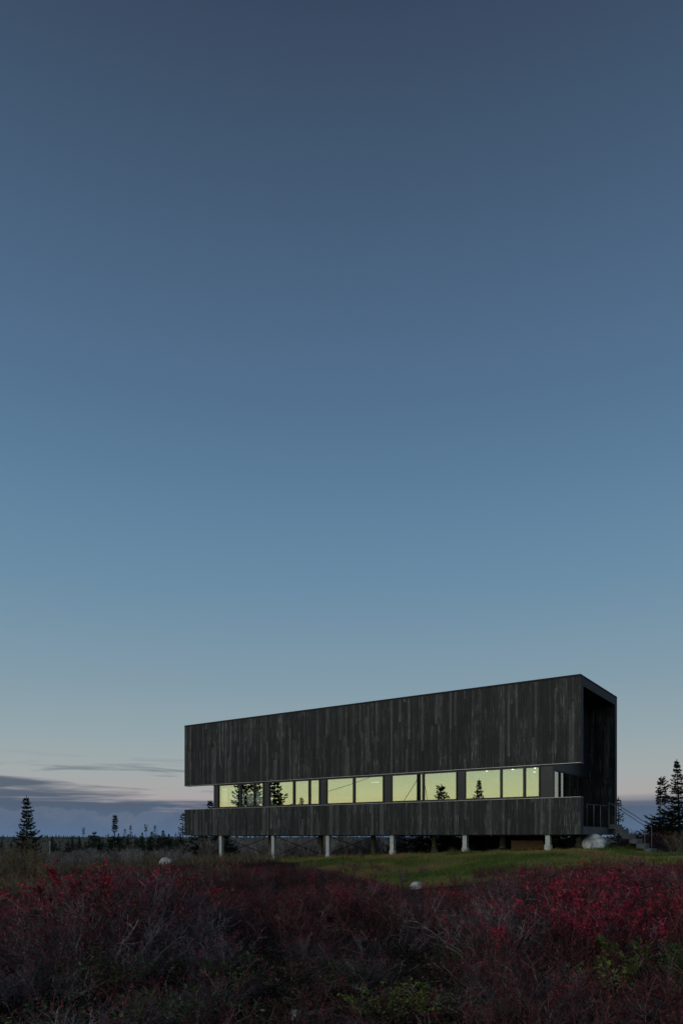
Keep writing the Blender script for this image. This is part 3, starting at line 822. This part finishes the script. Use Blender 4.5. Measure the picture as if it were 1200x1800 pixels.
spruce_proto('full_a', 1, 5.0, 1.25)
spruce_proto('full_b', 2, 5.0, 1.10)
spruce_proto('slim', 3, 6.0, 2.1, spread=0.055, power=1.35)
spruce_proto('narrow', 23, 6.0, 1.25, spread=0.055)
spruce_proto('flag', 4, 4.8, 1.05, shape='flag', bark='bark_grey')
spruce_proto('flag_b', 14, 4.5, 0.85, shape='flag')
spruce_proto('sparse', 5, 4.0, 0.8, shape='sparse', mat='needles_blue')
spruce_proto('sparse_b', 15, 4.0, 0.65, shape='sparse')
spruce_proto('snag', 6, 3.6, 0.5, shape='snag', bark='bark_grey')
spruce_proto('bush', 7, 2.6, 1.3, clear=0.02, n_whorl=15, spread=0.07)
spruce_proto('bush_blue', 8, 2.6, 1.15, clear=0.02, n_whorl=14, spread=0.06, mat='needles_blue')

def spruce(key, x, y, height, label, group=None, rz=None, zoff=0.0, wide=1.0, name='spruce_tree'):
    t, c, h = SPR[key]
    o = empty(name, (x, y, g1(x, y) - 0.03 + zoff), rng.uniform(0, 6.28) if rz is None else rz)
    s = height / h; o.scale = (s * wide, s * wide, s)
    link('trunk', t, o); link('crown', c, o)
    return tag(o, label, 'tree', group)

def spruce_px(key, p, ytop, Y, label, group=None, rz=None, wide=1.0):
    x = at(p, Y); return spruce(key, x, Y, wz(ytop, Y) - g1(x, Y) + 0.03, label, group, rz, wide=wide)

spruce_px('full_a', 48, 1399, 50, 'full conical dark spruce standing alone above ochre shrubs')
spruce_px('snag', 147, 1455, 66, 'thin half dead spruce with a small tuft at its top')
spruce_px('bush', 166, 1462, 62, 'short bushy dark spruce in the open barrens', wide=1.1)
spruce_px('flag_b', 201, 1432, 68, 'spruce with a dense club shaped top and a wide skirt of branches', rz=1.0)
spruce_px('sparse', 219, 1456, 74, 'thin bluish sparse spruce next to a club topped spruce')
spruce_px('sparse_b', 230, 1450, 76, 'narrow dark sparse spruce among the far barrens trees')
spruce_px('snag', 257, 1449, 80, 'slender pole like spruce with a dark tip')
spruce_px('sparse', 272, 1450, 70, 'open branched pale spruce in front of the low dark spruces')
spruce_px('sparse_b', 322, 1428, 47, 'ragged spruce half hidden by the far end of the house', wide=1.3)
spruce_px('full_b', 372, 1407, 58, 'tall spruce behind the open terrace end of the house', wide=1.25)
GLOW = 'low spruces scattered over the barrens'
for i, (p, yt, Y, kd) in enumerate([(120, 1478, 78, 'bush'), (134, 1480, 85, 'bush_blue'), (182, 1476, 80, 'bush_blue'), (150, 1479, 58, 'bush_blue'),
                                    (212, 1477, 64, 'bush_blue'), (240, 1473, 70, 'bush'), (248, 1470, 82, 'bush'), (262, 1471, 62, 'bush'),
                                    (281, 1468, 66, 'bush'), (292, 1471, 58, 'bush'), (303, 1470, 74, 'bush'), (311, 1474, 54, 'bush_blue'), (339, 1470, 60, 'bush'),
                                    (20, 1480, 80, 'bush'), (3, 1478, 90, 'bush'), (98, 1481, 95, 'bush')]):
    spruce_px(kd, p, yt, Y, 'low bluish green spruce scattered on the barrens' if kd == 'bush_blue' else 'low dark green spruce scattered on the barrens',
              GLOW if kd == 'bush' else 'low bluish spruces on the barrens', wide=rng.uniform(0.75, 1.1))
for i, (p, yt, Y, kd) in enumerate([(92, 1470, 88, 'full_b'), (106, 1474, 74, 'sparse_b'), (128, 1471, 96, 'full_b'), (140, 1472, 70, 'full_a'), (157, 1469, 90, 'sparse_b'),
                                    (176, 1470, 84, 'full_b'), (190, 1466, 78, 'sparse'), (209, 1464, 92, 'full_b'), (225, 1467, 64, 'full_a'), (237, 1463, 88, 'sparse_b'),
                                    (251, 1464, 76, 'full_b'), (266, 1462, 90, 'full_b'), (278, 1463, 72, 'sparse'), (288, 1460, 84, 'full_b'), (298, 1465, 66, 'full_a'), (309, 1461, 80, 'sparse_b'), (318, 1466, 62, 'full_b')]):
    spruce_px(kd, p, yt + rng.uniform(-2, 4), Y, {'full_a': 'small full spruce', 'full_b': 'small pointed spruce', 'sparse': 'small bluish open spruce', 'sparse_b': 'small ragged spruce'}[kd] + ' in the uneven line of trees on the barrens',
              {'full_a': 'small full', 'full_b': 'small pointed', 'sparse': 'small bluish', 'sparse_b': 'small ragged'}[kd] + ' spruces in the barrens line', wide=rng.uniform(0.9, 1.5))
# right hand side
spruce_px('flag', 1158, 1366, 41, 'windswept spruce with a flagged top and bare middle trunk', rz=0.0)
spruce_px('slim', 1193, 1335, 38, 'tall slender spruce beside the windswept spruce', wide=1.15)
spruce_px('sparse_b', 1086, 1402, 44, 'ragged spruce looking out behind the stair corner of the house', wide=1.25)
spruce_px('full_b', 1232, 1380, 40, 'broad spruce standing right of the tall slender spruce')
for p, yt, Y in ((1140, 1448, 43), (1176, 1440, 46), (1112, 1468, 60), (1207, 1445, 37)):
    spruce_px('bush', p, yt, Y, 'short dark spruce at the foot of the windswept spruce', 'dark spruces right of the stair')
# dark row close behind the house, seen between the columns
for i, (p, Y, hh) in enumerate([(700, 50, 2.3), (735, 47, 2.6), (775, 44, 3.2), (812, 42, 3.6), (850, 43, 3.4), (892, 41, 3.6), (935, 41, 3.5), (972, 40, 3.2), (1008, 42, 3.0), (830, 47, 3.4), (915, 46, 3.6), (790, 49, 3.4)]):
    spruce('bush' if i > 1 else 'bush_blue', at(p, Y), Y, hh, 'bushy dark spruce growing close behind the house, seen between the columns' if i > 1 else 'pale bluish spruce behind the house, seen between the columns',
           'spruces behind the house' if i > 1 else 'bluish spruces behind the house', wide=1.2)
for i, (p, Y, hh) in enumerate([(352, 52, 2.6), (398, 58, 2.2), (560, 66, 2.0), (600, 70, 2.2)]):
    spruce('bush', at(p, Y), Y, hh, 'low dark spruce in the bare thicket beyond the columns', 'spruces in the bare thicket')

# trees to the left of the camera and the power line: the windows mirror them
def mirror(p, Yv):
    x = at(p, Yv); q = np.array([x, Yv]) - NEAR - V * 0.085
    return np.array([x, Yv]) - 2 * (q @ V) * V
def spruce_mirror(key, p, ytop, Yv, label, group=None, wide=1.0):
    q = mirror(p, Yv); return spruce(key, q[0], q[1], wz(ytop, Yv) - g1(*q), label, group, wide=wide)
spruce_mirror('full_a', 430, 1325, 62, 'tall broad spruce mirrored in the end window of the house')
spruce_mirror('full_b', 452, 1352, 58, 'broad spruce mirrored beside the tallest tree in the end window')
spruce_mirror('full_b', 481, 1335, 60, 'spruce mirrored at the frame of the second window')
spruce_mirror('narrow', 491, 1396, 72, 'spruce mirrored low in the second window of the house')
spruce_mirror('narrow', 531, 1401, 80, 'small distant spruce mirrored in the second window pane')
spruce_mirror('narrow', 842, 1370, 66, 'slender spruce mirrored in the widest window near the porch')
spruce_mirror('flag_b', 775, 1379, 62, 'crooked topped spruce mirrored in the middle window')
spruce_mirror('sparse_b', 783, 1393, 64, 'low spruce mirrored next to the crooked topped spruce')
qa = mirror(735.5, 58.0); ga = g1(*qa)
up_ = empty('utility_pole', (qa[0], qa[1], ga))
tag(up_, 'wooden utility pole mirrored in the middle window of the house', 'utility pole')
hp = wz(1362, 58.0) - ga + 2.0
MB().tube([(0, 0, -0.3), (0, 0, hp)], [0.20, 0.15], 10).build('pole', 'pole_wood', up_)
MB().box(-0.9, 0.9, -0.05, 0.05, hp - 0.55, hp - 0.43).build('crossarm', 'pole_wood', up_)
MB().tube([(0.05, -0.3, hp - 1.5), (0.05, -0.3, hp - 0.8)], 0.18, 10).build('transformer', 'rod_steel', up_)
qb = mirror(300, 120.0); qc = mirror(900, 120.0)
def cable(a, b, za, zb_, label, sag=1.2):
    pts = [(a[0] + (b[0] - a[0]) * s, a[1] + (b[1] - a[1]) * s, za + (zb_ - za) * s - sag * 4 * s * (1 - s)) for s in np.linspace(0, 1, 17)]
    o = MB().tube(pts, 0.022, 5).build('overhead_cable', 'cable_black')
    tag(o, label, 'cable')
cable(qa, mirror(560, 70), ga + hp - 0.4, wz(1395, 70) , 'black overhead cable running from the pole towards the second window', 0.3)
cable(qa, mirror(640, 60), ga + hp - 2.2, g1(*mirror(660, 60)), 'guy wire slanting from the utility pole to the ground', 0.05)
cable(qa, mirror(770, 60), ga + hp + 0.0 - 0.1, g1(*mirror(770, 60)), 'second guy wire slanting steeply from the utility pole', 0.05)

# ------------------------------------------------------------------ shrubs
def shrub_mesh(seed, n_stem, spread, n_twig, leaf_n, leaf_len, leaf_top=0.55, twig_r=0.0035, h=1.0, bare_tips=True, up=0.9):
    """unit-height shrub: stems mesh and leaf mesh"""
    r = np.random.default_rng(seed)
    P0, P1, R0, R1, TN = [], [], [], [], []
    tips = []
    for i in range(n_stem):
        an = r.uniform(0, 6.283); rad = 0.14 * math.sqrt(r.random())
        p = np.array([math.cos(an) * rad, math.sin(an) * rad, -0.06])
        lean = spread * math.sqrt(r.random())
        an2 = an + r.normal() * 0.5
        d = np.array([math.cos(an2) * lean, math.sin(an2) * lean, 1.0]); d /= np.linalg.norm(d)
        L = h * r.uniform(0.72, 1.05)
        K = 5; tone = np.clip(r.normal(0.42, 0.27), 0, 1)
        for q in range(K):
            d = d + r.normal(size=3) * 0.24 + np.array([0, 0, 0.08 * up]); d /= np.linalg.norm(d)
            e = p + d * L / K
            P0.append(p); P1.append(e); R0.append(twig_r * (2.1 - 1.5 * q / K)); R1.append(twig_r * (2.1 - 1.5 * (q + 1) / K)); TN.append(tone)
            if q >= 1:
                for _ in range(n_twig):
                    s = r.random(); b = p + (e - p) * s
                    td = d * 0.55 + r.normal(size=3) * 0.62 + np.array([0, 0, 0.28]); td /= np.linalg.norm(td)
                    tl = L * r.uniform(0.10, 0.26)
                    m = b + td * tl * 0.55
                    td2 = td + r.normal(size=3) * 0.25 + np.array([0, 0, 0.15]); td2 /= np.linalg.norm(td2)
                    f = m + td2 * tl * 0.45
                    for a_, b_, ra, rb_ in ((b, m, 0.62, 0.5), (m, f, 0.5, 0.28)):
                        P0.append(a_); P1.append(b_); R0.append(twig_r * ra); R1.append(twig_r * rb_); TN.append(np.clip(tone + r.normal() * 0.15, 0, 1))
                    tips.append((m, f, td2))
                    for _k in range(2):
                        td3 = td + r.normal(size=3) * 0.6 + np.array([0, 0, 0.1]); td3 /= np.linalg.norm(td3)
                        b3 = b + (m - b) * r.uniform(0.4, 1.0); f3 = b3 + td3 * tl * r.uniform(0.25, 0.5)
                        P0.append(b3); P1.append(f3); R0.append(twig_r * 0.42); R1.append(twig_r * 0.25); TN.append(np.clip(tone + r.normal() * 0.15, 0, 1))
                        tips.append((b3, f3, td3))
            p = e
        tips.append((p - d * 0.08, p, d))
    tv, tf = segs(P0, P1, R0, R1, 3)
    tt = np.repeat(np.array(TN), 6)
    z = np.array([f[2] for _, f, _ in tips]); order = np.arange(len(tips))
    tp = np.array([f for _, f, _ in tips])
    cn = vnoise(tp[:, 0] * 7 + seed, tp[:, 1] * 7 + tp[:, 2] * 5, seed + 5)
    wgt = np.clip((z / h - leaf_top + 0.25), 0.02, None) ** 1.5 * (0.05 + cn ** 3); wgt /= wgt.sum()
    pick = r.choice(order, size=leaf_n, p=wgt)
    C, D, N = [], [], []
    for i in pick:
        a, b, d = tips[i]
        C.append(a + (b - a) * r.uniform(0.2, 1.05)); D.append(d * 0.7 + r.normal(size=3) * 0.55); N.append(np.array([0, 0, 1.0]) + r.normal(size=3) * 0.6)
    ll = leaf_len * r.uniform(0.65, 1.3, leaf_n)
    lv, lf = leaves(C, D, N, ll, ll * r.uniform(0.36, 0.55, leaf_n))
    clump = vnoise(lv[::4, 0] * 5 + seed, lv[::4, 1] * 5 + lv[::4, 2] * 3, seed)
    lt = np.repeat(np.clip(0.30 + 0.5 * clump + r.normal(0, 0.16, leaf_n), 0, 1), 4)
    return (tv, tf, tt), (lv, lf, lt)

PRO = {}
def shrub_proto(kind, seeds, twig_mat, leaf_mat, **kw):
    PRO[kind] = []
    for s in seeds:
        (tv, tf, tt), (lv, lf, lt) = shrub_mesh(s, **kw)
        PRO[kind].append((mesh_np('stems', tv, tf, tt, twig_mat), mesh_np('foliage', lv, lf, lt, leaf_mat), (tv, tf, tt), (lv, lf, lt)))

shrub_proto('crimson', (31, 32, 33, 34), 'twig_red', 'leaf_crimson', n_stem=22, spread=0.75, n_twig=3, leaf_n=560, leaf_len=0.040, leaf_top=0.62, twig_r=0.0044)
shrub_proto('bare', (41, 42, 43, 44), 'twig_purple', 'leaf_crimson', n_stem=30, spread=0.85, n_twig=5, leaf_n=110, leaf_len=0.032, leaf_top=0.85, twig_r=0.0030)
shrub_proto('maroon', (51, 52, 53), 'twig_red', 'leaf_maroon', n_stem=22, spread=0.85, n_twig=3, leaf_n=460, leaf_len=0.040, leaf_top=0.5, twig_r=0.0042)
shrub_proto('green', (61, 62, 63), 'twig_red', 'leaf_green', n_stem=18, spread=0.9, n_twig=2, leaf_n=300, leaf_len=0.075, leaf_top=0.45, twig_r=0.005)
shrub_proto('lime', (64, 65), 'twig_red', 'leaf_lime', n_stem=18, spread=0.9, n_twig=2, leaf_n=300, leaf_len=0.085, leaf_top=0.45, twig_r=0.005)
shrub_proto('ochre', (71, 72), 'twig_grey', 'leaf_ochre', n_stem=34, spread=0.6, n_twig=3, leaf_n=650, leaf_len=0.05, leaf_top=0.45, twig_r=0.004)
shrub_proto('alder', (81, 82, 83), 'twig_alder', 'leaf_maroon', n_stem=22, spread=0.6, n_twig=4, leaf_n=60, leaf_len=0.03, leaf_top=0.6, twig_r=0.0075)

def shrub(kind, x, y, h, label, group, wide=1.0, var=None, name='heath_shrub', parts=True, cat='shrub'):
    v = PRO[kind][int(rng.integers(len(PRO[kind]))) if var is None else var]
    o = empty(name, (x, y, g1(x, y) - 0.02), rng.uniform(0, 6.28)); o.scale = (h * wide, h * wide, h)
    link('stems', v[0], o); link('foliage', v[1], o)
    return tag(o, label, cat, group)

ZONE_L = {
    'crimson': 'crimson leaved heath shrub',
    'bare': 'nearly leafless purple grey heath shrub',
    'maroon': 'dull maroon leaved heath shrub',
    'green': 'low green leaved shrub',
    'ochre': 'ochre and yellow leaved shrub',
}
def zone_name(p, Y):
    if p < 420: return 'in the thicket facing the open terrace end' if Y < 14 else 'on the slope below the terrace end'
    if p > 860: return 'in the thicket facing the stair and porch' if Y < 14 else 'at the lawn edge below the stair'
    return 'round the dark peat hollow' if Y < 11.5 else 'at the lawn edge below the columns'

rs = np.random.default_rng(77)
cands = []
y = 5.0
while y < 27:
    st = 0.46 if y < 9 else (0.52 if y < 14 else 0.66)
    half = y * 0.52 + 0.8
    x = -half
    while x < half:
        cands.append((x + rs.uniform(-0.5, 0.5) * st, y + rs.uniform(-0.5, 0.5) * st)); x += st
    y += st * 0.95
placed = []
for x, y in cands:
    lm = float(lawn_mask(np.array(x), np.array(y)))
    if lm > 0.35: continue
    t, s = house_ts(x, y)
    if s < 0.4 and t < 20: continue
    p = px(x, y)
    if abs(p - 733) < 17 and 15.2 < y < 19.3: continue      # the pale rock stays in view
    n1 = float(vnoise(x * 0.42 + 5, y * 0.42, 91)); n2 = float(vnoise(x * 0.9, y * 0.9 + 4, 92)); u = rs.random()
    h = rs.uniform(0.55, 0.8)
    kind = 'maroon'
    if p < 410:                                   # the big grey dome with red on its crest
        dome = math.exp(-(((p - 210) / 150) ** 2)) * math.exp(-(((y - 10.2) / 2.6) ** 2))
        if y < 14:
            h = 0.42 + 0.85 * dome + rs.uniform(-0.06, 0.1)
            if p > 335: h = rs.uniform(0.35, 0.5)
            kind = 'bare' if u < 0.62 else ('crimson' if (y > 9.4 and p < 345 and u < 0.90) else 'maroon')
            if y < 7.6: kind = 'green' if u < 0.30 else ('bare' if u < 0.66 else 'maroon'); h = rs.uniform(0.3, 0.5)
        else:
            h = rs.uniform(0.5, 0.75); kind = ('crimson' if n1 > 0.72 and u < 0.5 else 'maroon' if u < 0.5 else 'bare' if u < 0.85 else 'ochre')
            if p < 110: kind = 'ochre' if u < 0.6 else kind; h += 0.1
    elif p > 850:
        red = sstep(840, 1000, p)
        h = rs.uniform(0.62, 0.92)
        if y < 7.9:
            kind = 'green' if n2 > 0.5 and u < 0.8 else ('maroon' if u < 0.7 else 'bare'); h = rs.uniform(0.38, 0.62)
        else:
            kind = 'crimson' if u < 0.08 + 0.78 * red * max(0.0, n1 - 0.08) else ('bare' if u < 0.72 else 'maroon')
    else:
        if y < 9.6:
            if n2 < 0.44: continue
            h = rs.uniform(0.22, 0.42); kind = 'green' if (u < 0.42 and y < 7.4) else ('bare' if u < 0.55 else 'maroon')
        elif y < 13:
            h = rs.uniform(0.42, 0.66); kind = 'maroon' if u < 0.55 else ('bare' if u < 0.85 else 'crimson')
        else:
            h = rs.uniform(0.42, 0.62); kind = 'maroon' if u < 0.48 else ('bare' if u < 0.86 else 'crimson')
    if y < 13:
        if rs.random() < 0.30: continue
        h *= 1.18
    placed.append((y, x, h, kind, p))
# keep crests where they are: a shrub may not rise above the lawn line behind it
CREST = ([0, 100, 200, 300, 340, 420, 560, 640, 720, 800, 870, 940, 1060, 1200], [1506, 1512, 1510, 1514, 1518, 1518, 1522, 1536, 1552, 1548, 1540, 1522, 1516, 1512])
fin = []
for y, x, h, kind, p in placed:
    jit = rs.uniform(-3, 5) if rs.random() < 0.75 else rs.uniform(4, 16)
    zlim = EYE + (HZ - np.interp(p, *CREST) + jit) / F * y
    h = min(h, (zlim - g1(x, y)) / 1.02)
    if h < 0.16: continue
    fin.append((y, x, h, kind, p))
fin.sort(key=lambda q: -q[2] / q[0])              # those that show largest come first
own = fin[:300]; rest = fin[300:]
for y, x, h, kind, p in own:
    zn = zone_name(p, y)
    sz = 'tall ' if h > 0.85 else ('' if h > 0.5 else 'low ')
    shrub(kind, x, y, h, (sz + ZONE_L[kind]).replace('low low', 'very low') + ' ' + zn, (sz + kind + ' shrubs ' + zn), wide=rs.uniform(0.95, 1.3) * (1.0 if h > 0.5 else 1.3))
# the remaining heath as one mass
bym = {}
for y, x, h, kind, p in rest:
    v = PRO[kind][int(rs.integers(len(PRO[kind])))]
    a = rs.uniform(0, 6.28); ca, sa = math.cos(a), math.sin(a); R = np.array([[ca, -sa, 0], [sa, ca, 0], [0, 0, 1]])
    keep = 0.55
    for which, mat in ((2, v[0].materials[0].name), (3, v[1].materials[0].name)):
        vv, ff, tt = v[which]
        W = (vv * h * [1.1, 1.1, 1.0]) @ R.T + [x, y, g1(x, y) - 0.02]
        if which == 2: ff = q2t(ff)
        bym.setdefault(mat, []).append((W, ff, tt))
if rest:
    mats = list(bym); Vs, Fs, Ts, Mi, o = [], [], [], [], 0
    for mi, mname in enumerate(mats):
        for W, ff, tt in bym[mname]:
            Vs.append(W); Fs.append(ff + o); Ts.append(tt); Mi.append(np.full(len(ff), mi)); o += len(W)
    me = mesh_np('heath', np.concatenate(Vs), np.concatenate(Fs), np.concatenate(Ts))
    for mname in mats: me.materials.append(MATS[mname])
    me.polygons.foreach_set('material_index', np.concatenate(Mi).astype(np.int32))
    tag(link('heath', me), 'mass of low red and grey heath around the lawn', 'heath', kind='stuff')
print('shrubs', len(own), len(rest))

# single shrubs elsewhere
for p, Y, h in ((28, 25, 1.35), (62, 27, 1.45), (6, 29, 1.5), (48, 22, 1.1), (80, 24, 1.0), (15, 21, 1.0), (40, 30, 1.6)):
    shrub('ochre', at(p, Y), Y, h, 'ochre and yellow leaved shrub below the lone conical spruce', 'ochre shrubs below the lone spruce')
for p, Y, h in ((1083, 7.4, 0.62), (1112, 7.0, 0.5), (1060, 6.9, 0.42), (1136, 7.5, 0.55)):
    shrub('lime', at(p, Y), Y, h, 'bushy yellow green leaved shrub below the crimson thicket', 'yellow green shrubs below the crimson thicket', wide=1.2, name='leafy_shrub')
for p, Y, h in ((640, 6.35, 0.30), (668, 6.5, 0.34), (706, 6.25, 0.32), (742, 6.4, 0.36), (765, 6.2, 0.30)):
    shrub('lime', at(p, Y), Y, h, 'small yellow green leaved plant on the peat beside the broken branch', 'small leafy plants by the broken branch', wide=1.4, name='leafy_plant', cat='plant')
for p, Y, h in ((205, 7.4, 0.42), (236, 7.1, 0.38), (180, 7.0, 0.34), (780, 8.6, 0.4), (812, 8.9, 0.42)):
    shrub('green', at(p, Y), Y, h, 'dark green leaved plant at the foot of the grey twiggy shrubs', 'green plants below the twiggy shrubs', wide=1.3, name='leafy_plant', cat='plant')
shrub('bare', at(862, 14.2), 14.2, 0.84, 'leafless pale grey shrub rising alone above the lawn edge', None, wide=1.3)
shrub('maroon', at(27, 20), 20, 1.05, 'rusty red shrub among the ochre shrubs', None)
for p, Y, h in ((1186, 33, 1.05), (1201, 32, 1.0)):
    shrub('ochre', at(p, Y), Y, h, 'ochre shrub beside the gravel path right of the stair', 'ochre shrubs by the path')
for i in range(14):
    p = 1092 + i * 8.5 + rs.uniform(-4, 4); Y = rs.uniform(34.0, 38)
    shrub('maroon', at(p, Y), Y, rs.uniform(0.75, 1.0), 'dull maroon shrub in the row behind the stair', 'maroon shrubs behind the stair', wide=1.2)
for p, Y in ((792, 30.6), (1002, 30.4)):
    shrub('maroon', at(p, Y), Y, 0.4, 'small reddish shrub under the house between the columns', 'small shrubs under the house')
for i in range(46):
    p = rs.uniform(560, 1150); x = y = None
    for _ in range(30):
        Y = rs.uniform(14, 27); x = at(p, Y); lm = float(lawn_mask(np.array(x), np.array(Y))); t, s = house_ts(x, Y)
        if lm > 0.5 and float(np.interp(t, LAWN[:, 0], LAWN[:, 1])) - s < rs.uniform(0.2, 2.6): break
    else: continue
    kd = 'bare' if rs.random() < 0.5 else 'maroon'
    shrub(kd, x, Y, rs.uniform(0.18, 0.42), ('thin leafless sapling' if kd == 'bare' else 'small maroon shrub') + ' straying into the lawn at its ragged edge', kd + ' strays in the lawn', wide=rs.uniform(0.8, 1.2))
ALB = 'bare grey brown thicket shrub beyond the columns'
na = 0
for i in range(90):
    p = rs.uniform(330, 760); Y = rs.uniform(47, 74)
    t, s = house_ts(at(p, Y), Y)
    if s > -3: continue
    shrub('alder', at(p, Y), Y, rs.uniform(1.2, 1.75), ALB, 'bare shrubs beyond the columns', wide=0.9, name='thicket_shrub'); na += 1
for i in range(55):
    p = rs.uniform(-20, 335); Y = rs.uniform(34, 62)
    x = at(p, Y)
    shrub('alder', x, Y, rs.uniform(0.55, 1.05), 'bare grey brown shrub on the barrens below the low spruces', 'bare shrubs on the barrens', wide=1.2, name='thicket_shrub')
for i in range(26):
    p = rs.uniform(335, 1010); Y = rs.uniform(38, 46)
    t, s = house_ts(at(p, Y), Y)
    if s > -WID - 1.2: continue
    shrub('maroon', at(p, Y), Y, rs.uniform(0.5, 0.9), 'dull maroon shrub just behind the raised house', 'maroon shrubs behind the house', wide=1.2)

# ------------------------------------------------------------------ grasses, litter, far wood
def blades(n_pts, X, Y, hgt, wid, seed, mat, name, label, cat, tone, per=1, lean=0.5):
    r = np.random.default_rng(seed)
    n = len(X); Zg = ground(X, Y)
    C = np.stack([X, Y, Zg - 0.01], -1)
    D = r.normal(size=(n, 3)) * [lean, lean, 0.15] + [0, 0, 1]
    N = r.normal(size=(n, 3)) * [1, 1, 0.2]
    hv = hgt * r.uniform(0.5, 1.3, n)
    v, f = leaves(C, D, N, hv, wid * r.uniform(0.7, 1.3, n))
    o = link(name, mesh_np(name, v, f, np.repeat(tone, 4), mat))
    return tag(o, label, cat, kind='stuff')

r = np.random.default_rng(5)
tt = r.uniform(-14, 15, 150000); ss = r.uniform(-6.5, 11.5, 150000)
P = NEAR[None] + U[None] * tt[:, None] - V[None] * ss[:, None]
keep = (lawn_mask(P[:, 0], P[:, 1]) > r.uniform(0.1, 0.9, len(P)))
P = P[keep]
patch = vnoise(P[:, 0] * 0.38, P[:, 1] * 0.55, 33) * 0.65 + vnoise(P[:, 0] * 1.4, P[:, 1] * 1.4, 34) * 0.35
tg, sg = house_ts(P[:, 0], P[:, 1])
tone = np.clip((patch - 0.5) * 1.9 + 0.46 - 0.16 * sstep(6, 0, tg) + r.normal(0, 0.14, len(P)), 0, 1)
tuft = vnoise(P[:, 0] * 2.6, P[:, 1] * 2.6, 36)
blades(0, P[:, 0], P[:, 1], 0.06 + 0.06 * (patch < 0.42) + 0.16 * np.clip(tuft - 0.62, 0, 1) / 0.38, 0.016, 6, 'lawn_blade', 'lawn_grass', 'short green and russet grass of the lawn before the house', 'grass', tone)
# dry straw on the barrens at the terrace end
n = 26000
p = r.uniform(-40, 560, n); Y = r.uniform(19, 62, n); X = (p - 600) / F * Y
t, s = house_ts(X, Y)
k = ((s > 0.5) | (t > 22)) & (vnoise(X * 0.35, Y * 0.35, 51) > 0.36) & ((Y > 24) | (p < 300)) & (lawn_mask(X, Y) < 0.3)
X, Y = X[k], Y[k]
blades(0, X, Y, 0.42, 0.020, 8, 'straw', 'dry_grass', 'dry straw coloured grass on the barrens below the spruces', 'grass', np.clip(r.normal(0.45, 0.25, len(X)), 0, 1), lean=0.35)
n = 170
Xt = at(872, 6.15) + r.normal(0, 0.035, n); Yt = 6.15 + r.normal(0, 0.03, n)
C = np.stack([Xt, Yt, ground(Xt, Yt) - 0.01], -1)
D = r.normal(size=(n, 3)) * [0.55, 0.55, 0.1] + [0, 0, 0.8]
v, f = leaves(C, D, r.normal(size=(n, 3)), 0.26 * r.uniform(0.5, 1.2, n), 0.008)
tag(link('grass_tuft', mesh_np('grass_tuft', v, f, np.repeat(r.uniform(0.3, 1, n), 4), 'straw')), 'straw coloured tuft of arching grass blades on the peat', 'grass')
# litter and ground leaves between the heath shrubs
n = 60000
Y = 4.6 + 12 * r.random(n) ** 1.4; X = r.uniform(-0.56, 0.56, n) * Y
k = lawn_mask(X, Y) < 0.3; X, Y = X[k], Y[k]
nn = len(X)
C = np.stack([X, Y, ground(X, Y) + r.uniform(0.0, 0.10, nn)], -1)
v, f = leaves(C, r.normal(size=(nn, 3)) * [1, 1, 0.7], r.normal(size=(nn, 3)) * 0.6 + [0, 0, 1], 0.05 * r.uniform(0.5, 1.6, nn), 0.024 * r.uniform(0.6, 1.4, nn))
tag(link('ground_litter', mesh_np('ground_litter', v, f, np.repeat(np.clip(r.normal(0.45, 0.25, nn), 0, 1), 4), 'leaf_litter')),
    'dark leaf litter and small plants on the peat between the heath shrubs', 'litter', kind='stuff')
# fallen pale twigs on the peat
n = 1300
Y = 5.2 + 8 * r.random(n); X = r.uniform(-0.5, 0.5, n) * Y
Zg = ground(X, Y); d = r.normal(size=(n, 3)) * [1, 1, 0.45] + [0, 0, 0.25]; d /= np.linalg.norm(d, axis=1, keepdims=True)
A = np.stack([X, Y, Zg], -1); B = A + d * r.uniform(0.08, 0.34, n)[:, None]
v, f = segs(A, B, 0.0026, 0.0014, 3)
tag(link('twig_litter', mesh_np('twig_litter', v, f, np.repeat(np.clip(r.normal(0.55, 0.3, n), 0, 1), 6), 'twig_grey')),
    'pale dead twigs strewn over the peat between the heath shrubs', 'twigs', kind='stuff')

# far wood on the low hills: one dark mass, air haze put into its bluish needle colour
n = 5200
p = r.uniform(-150, 1350, n); Y = 130 * (10 ** (r.random(n) * 0.85)); X = (p - 600) / F * Y
wd = vnoise(X / 38, Y / 38, 61); k = wd > 0.34; X, Y = X[k], Y[k]; n = len(X)
H = r.uniform(0.5, 1.5, n) * np.clip(Y / 300, 0.7, 1.7) * (0.6 + 0.9 * vnoise(X / 25, Y / 25, 63)); R = H * r.uniform(0.20, 0.34, n)
Vs, Fs = [], []
Zg = ground(X, Y); S = 6
tiers = ((0.0, 0.62, 1.0), (0.28, 0.82, 0.72), (0.55, 1.0, 0.45))
base = 0
allv, allf = [], []
for a, b, w in tiers:
    ang = r.uniform(0, 6.28, (n, 1)) + np.arange(S)[None] * 6.283 / S
    rr = R[:, None] * w * r.uniform(0.6, 1.25, (n, S))
    ring = np.stack([X[:, None] + np.cos(ang) * rr, Y[:, None] + np.sin(ang) * rr, Zg[:, None] + H[:, None] * (a + r.uniform(-0.06, 0.06, (n, S)))], -1)
    apex = np.stack([X, Y, Zg + H * b], -1)[:, None]
    vv = np.concatenate([ring, apex], 1).reshape(-1, 3)
    i = np.arange(n)[:, None] * (S + 1)
    ff = np.concatenate([i + np.array([[j, (j + 1) % S, S]]) for j in range(S)], 0)
    allv.append(vv); allf.append(ff + base); base += len(vv)
tone = np.repeat(np.clip(r.normal(0.45, 0.2, n), 0, 1), S + 1)
tag(link('far_wood', mesh_np('far_wood', np.concatenate(allv), np.concatenate(allf), np.tile(tone, 3), 'needles_blue')),
    'far dark spruce wood covering the low hills on the horizon', 'wood', kind='stuff')
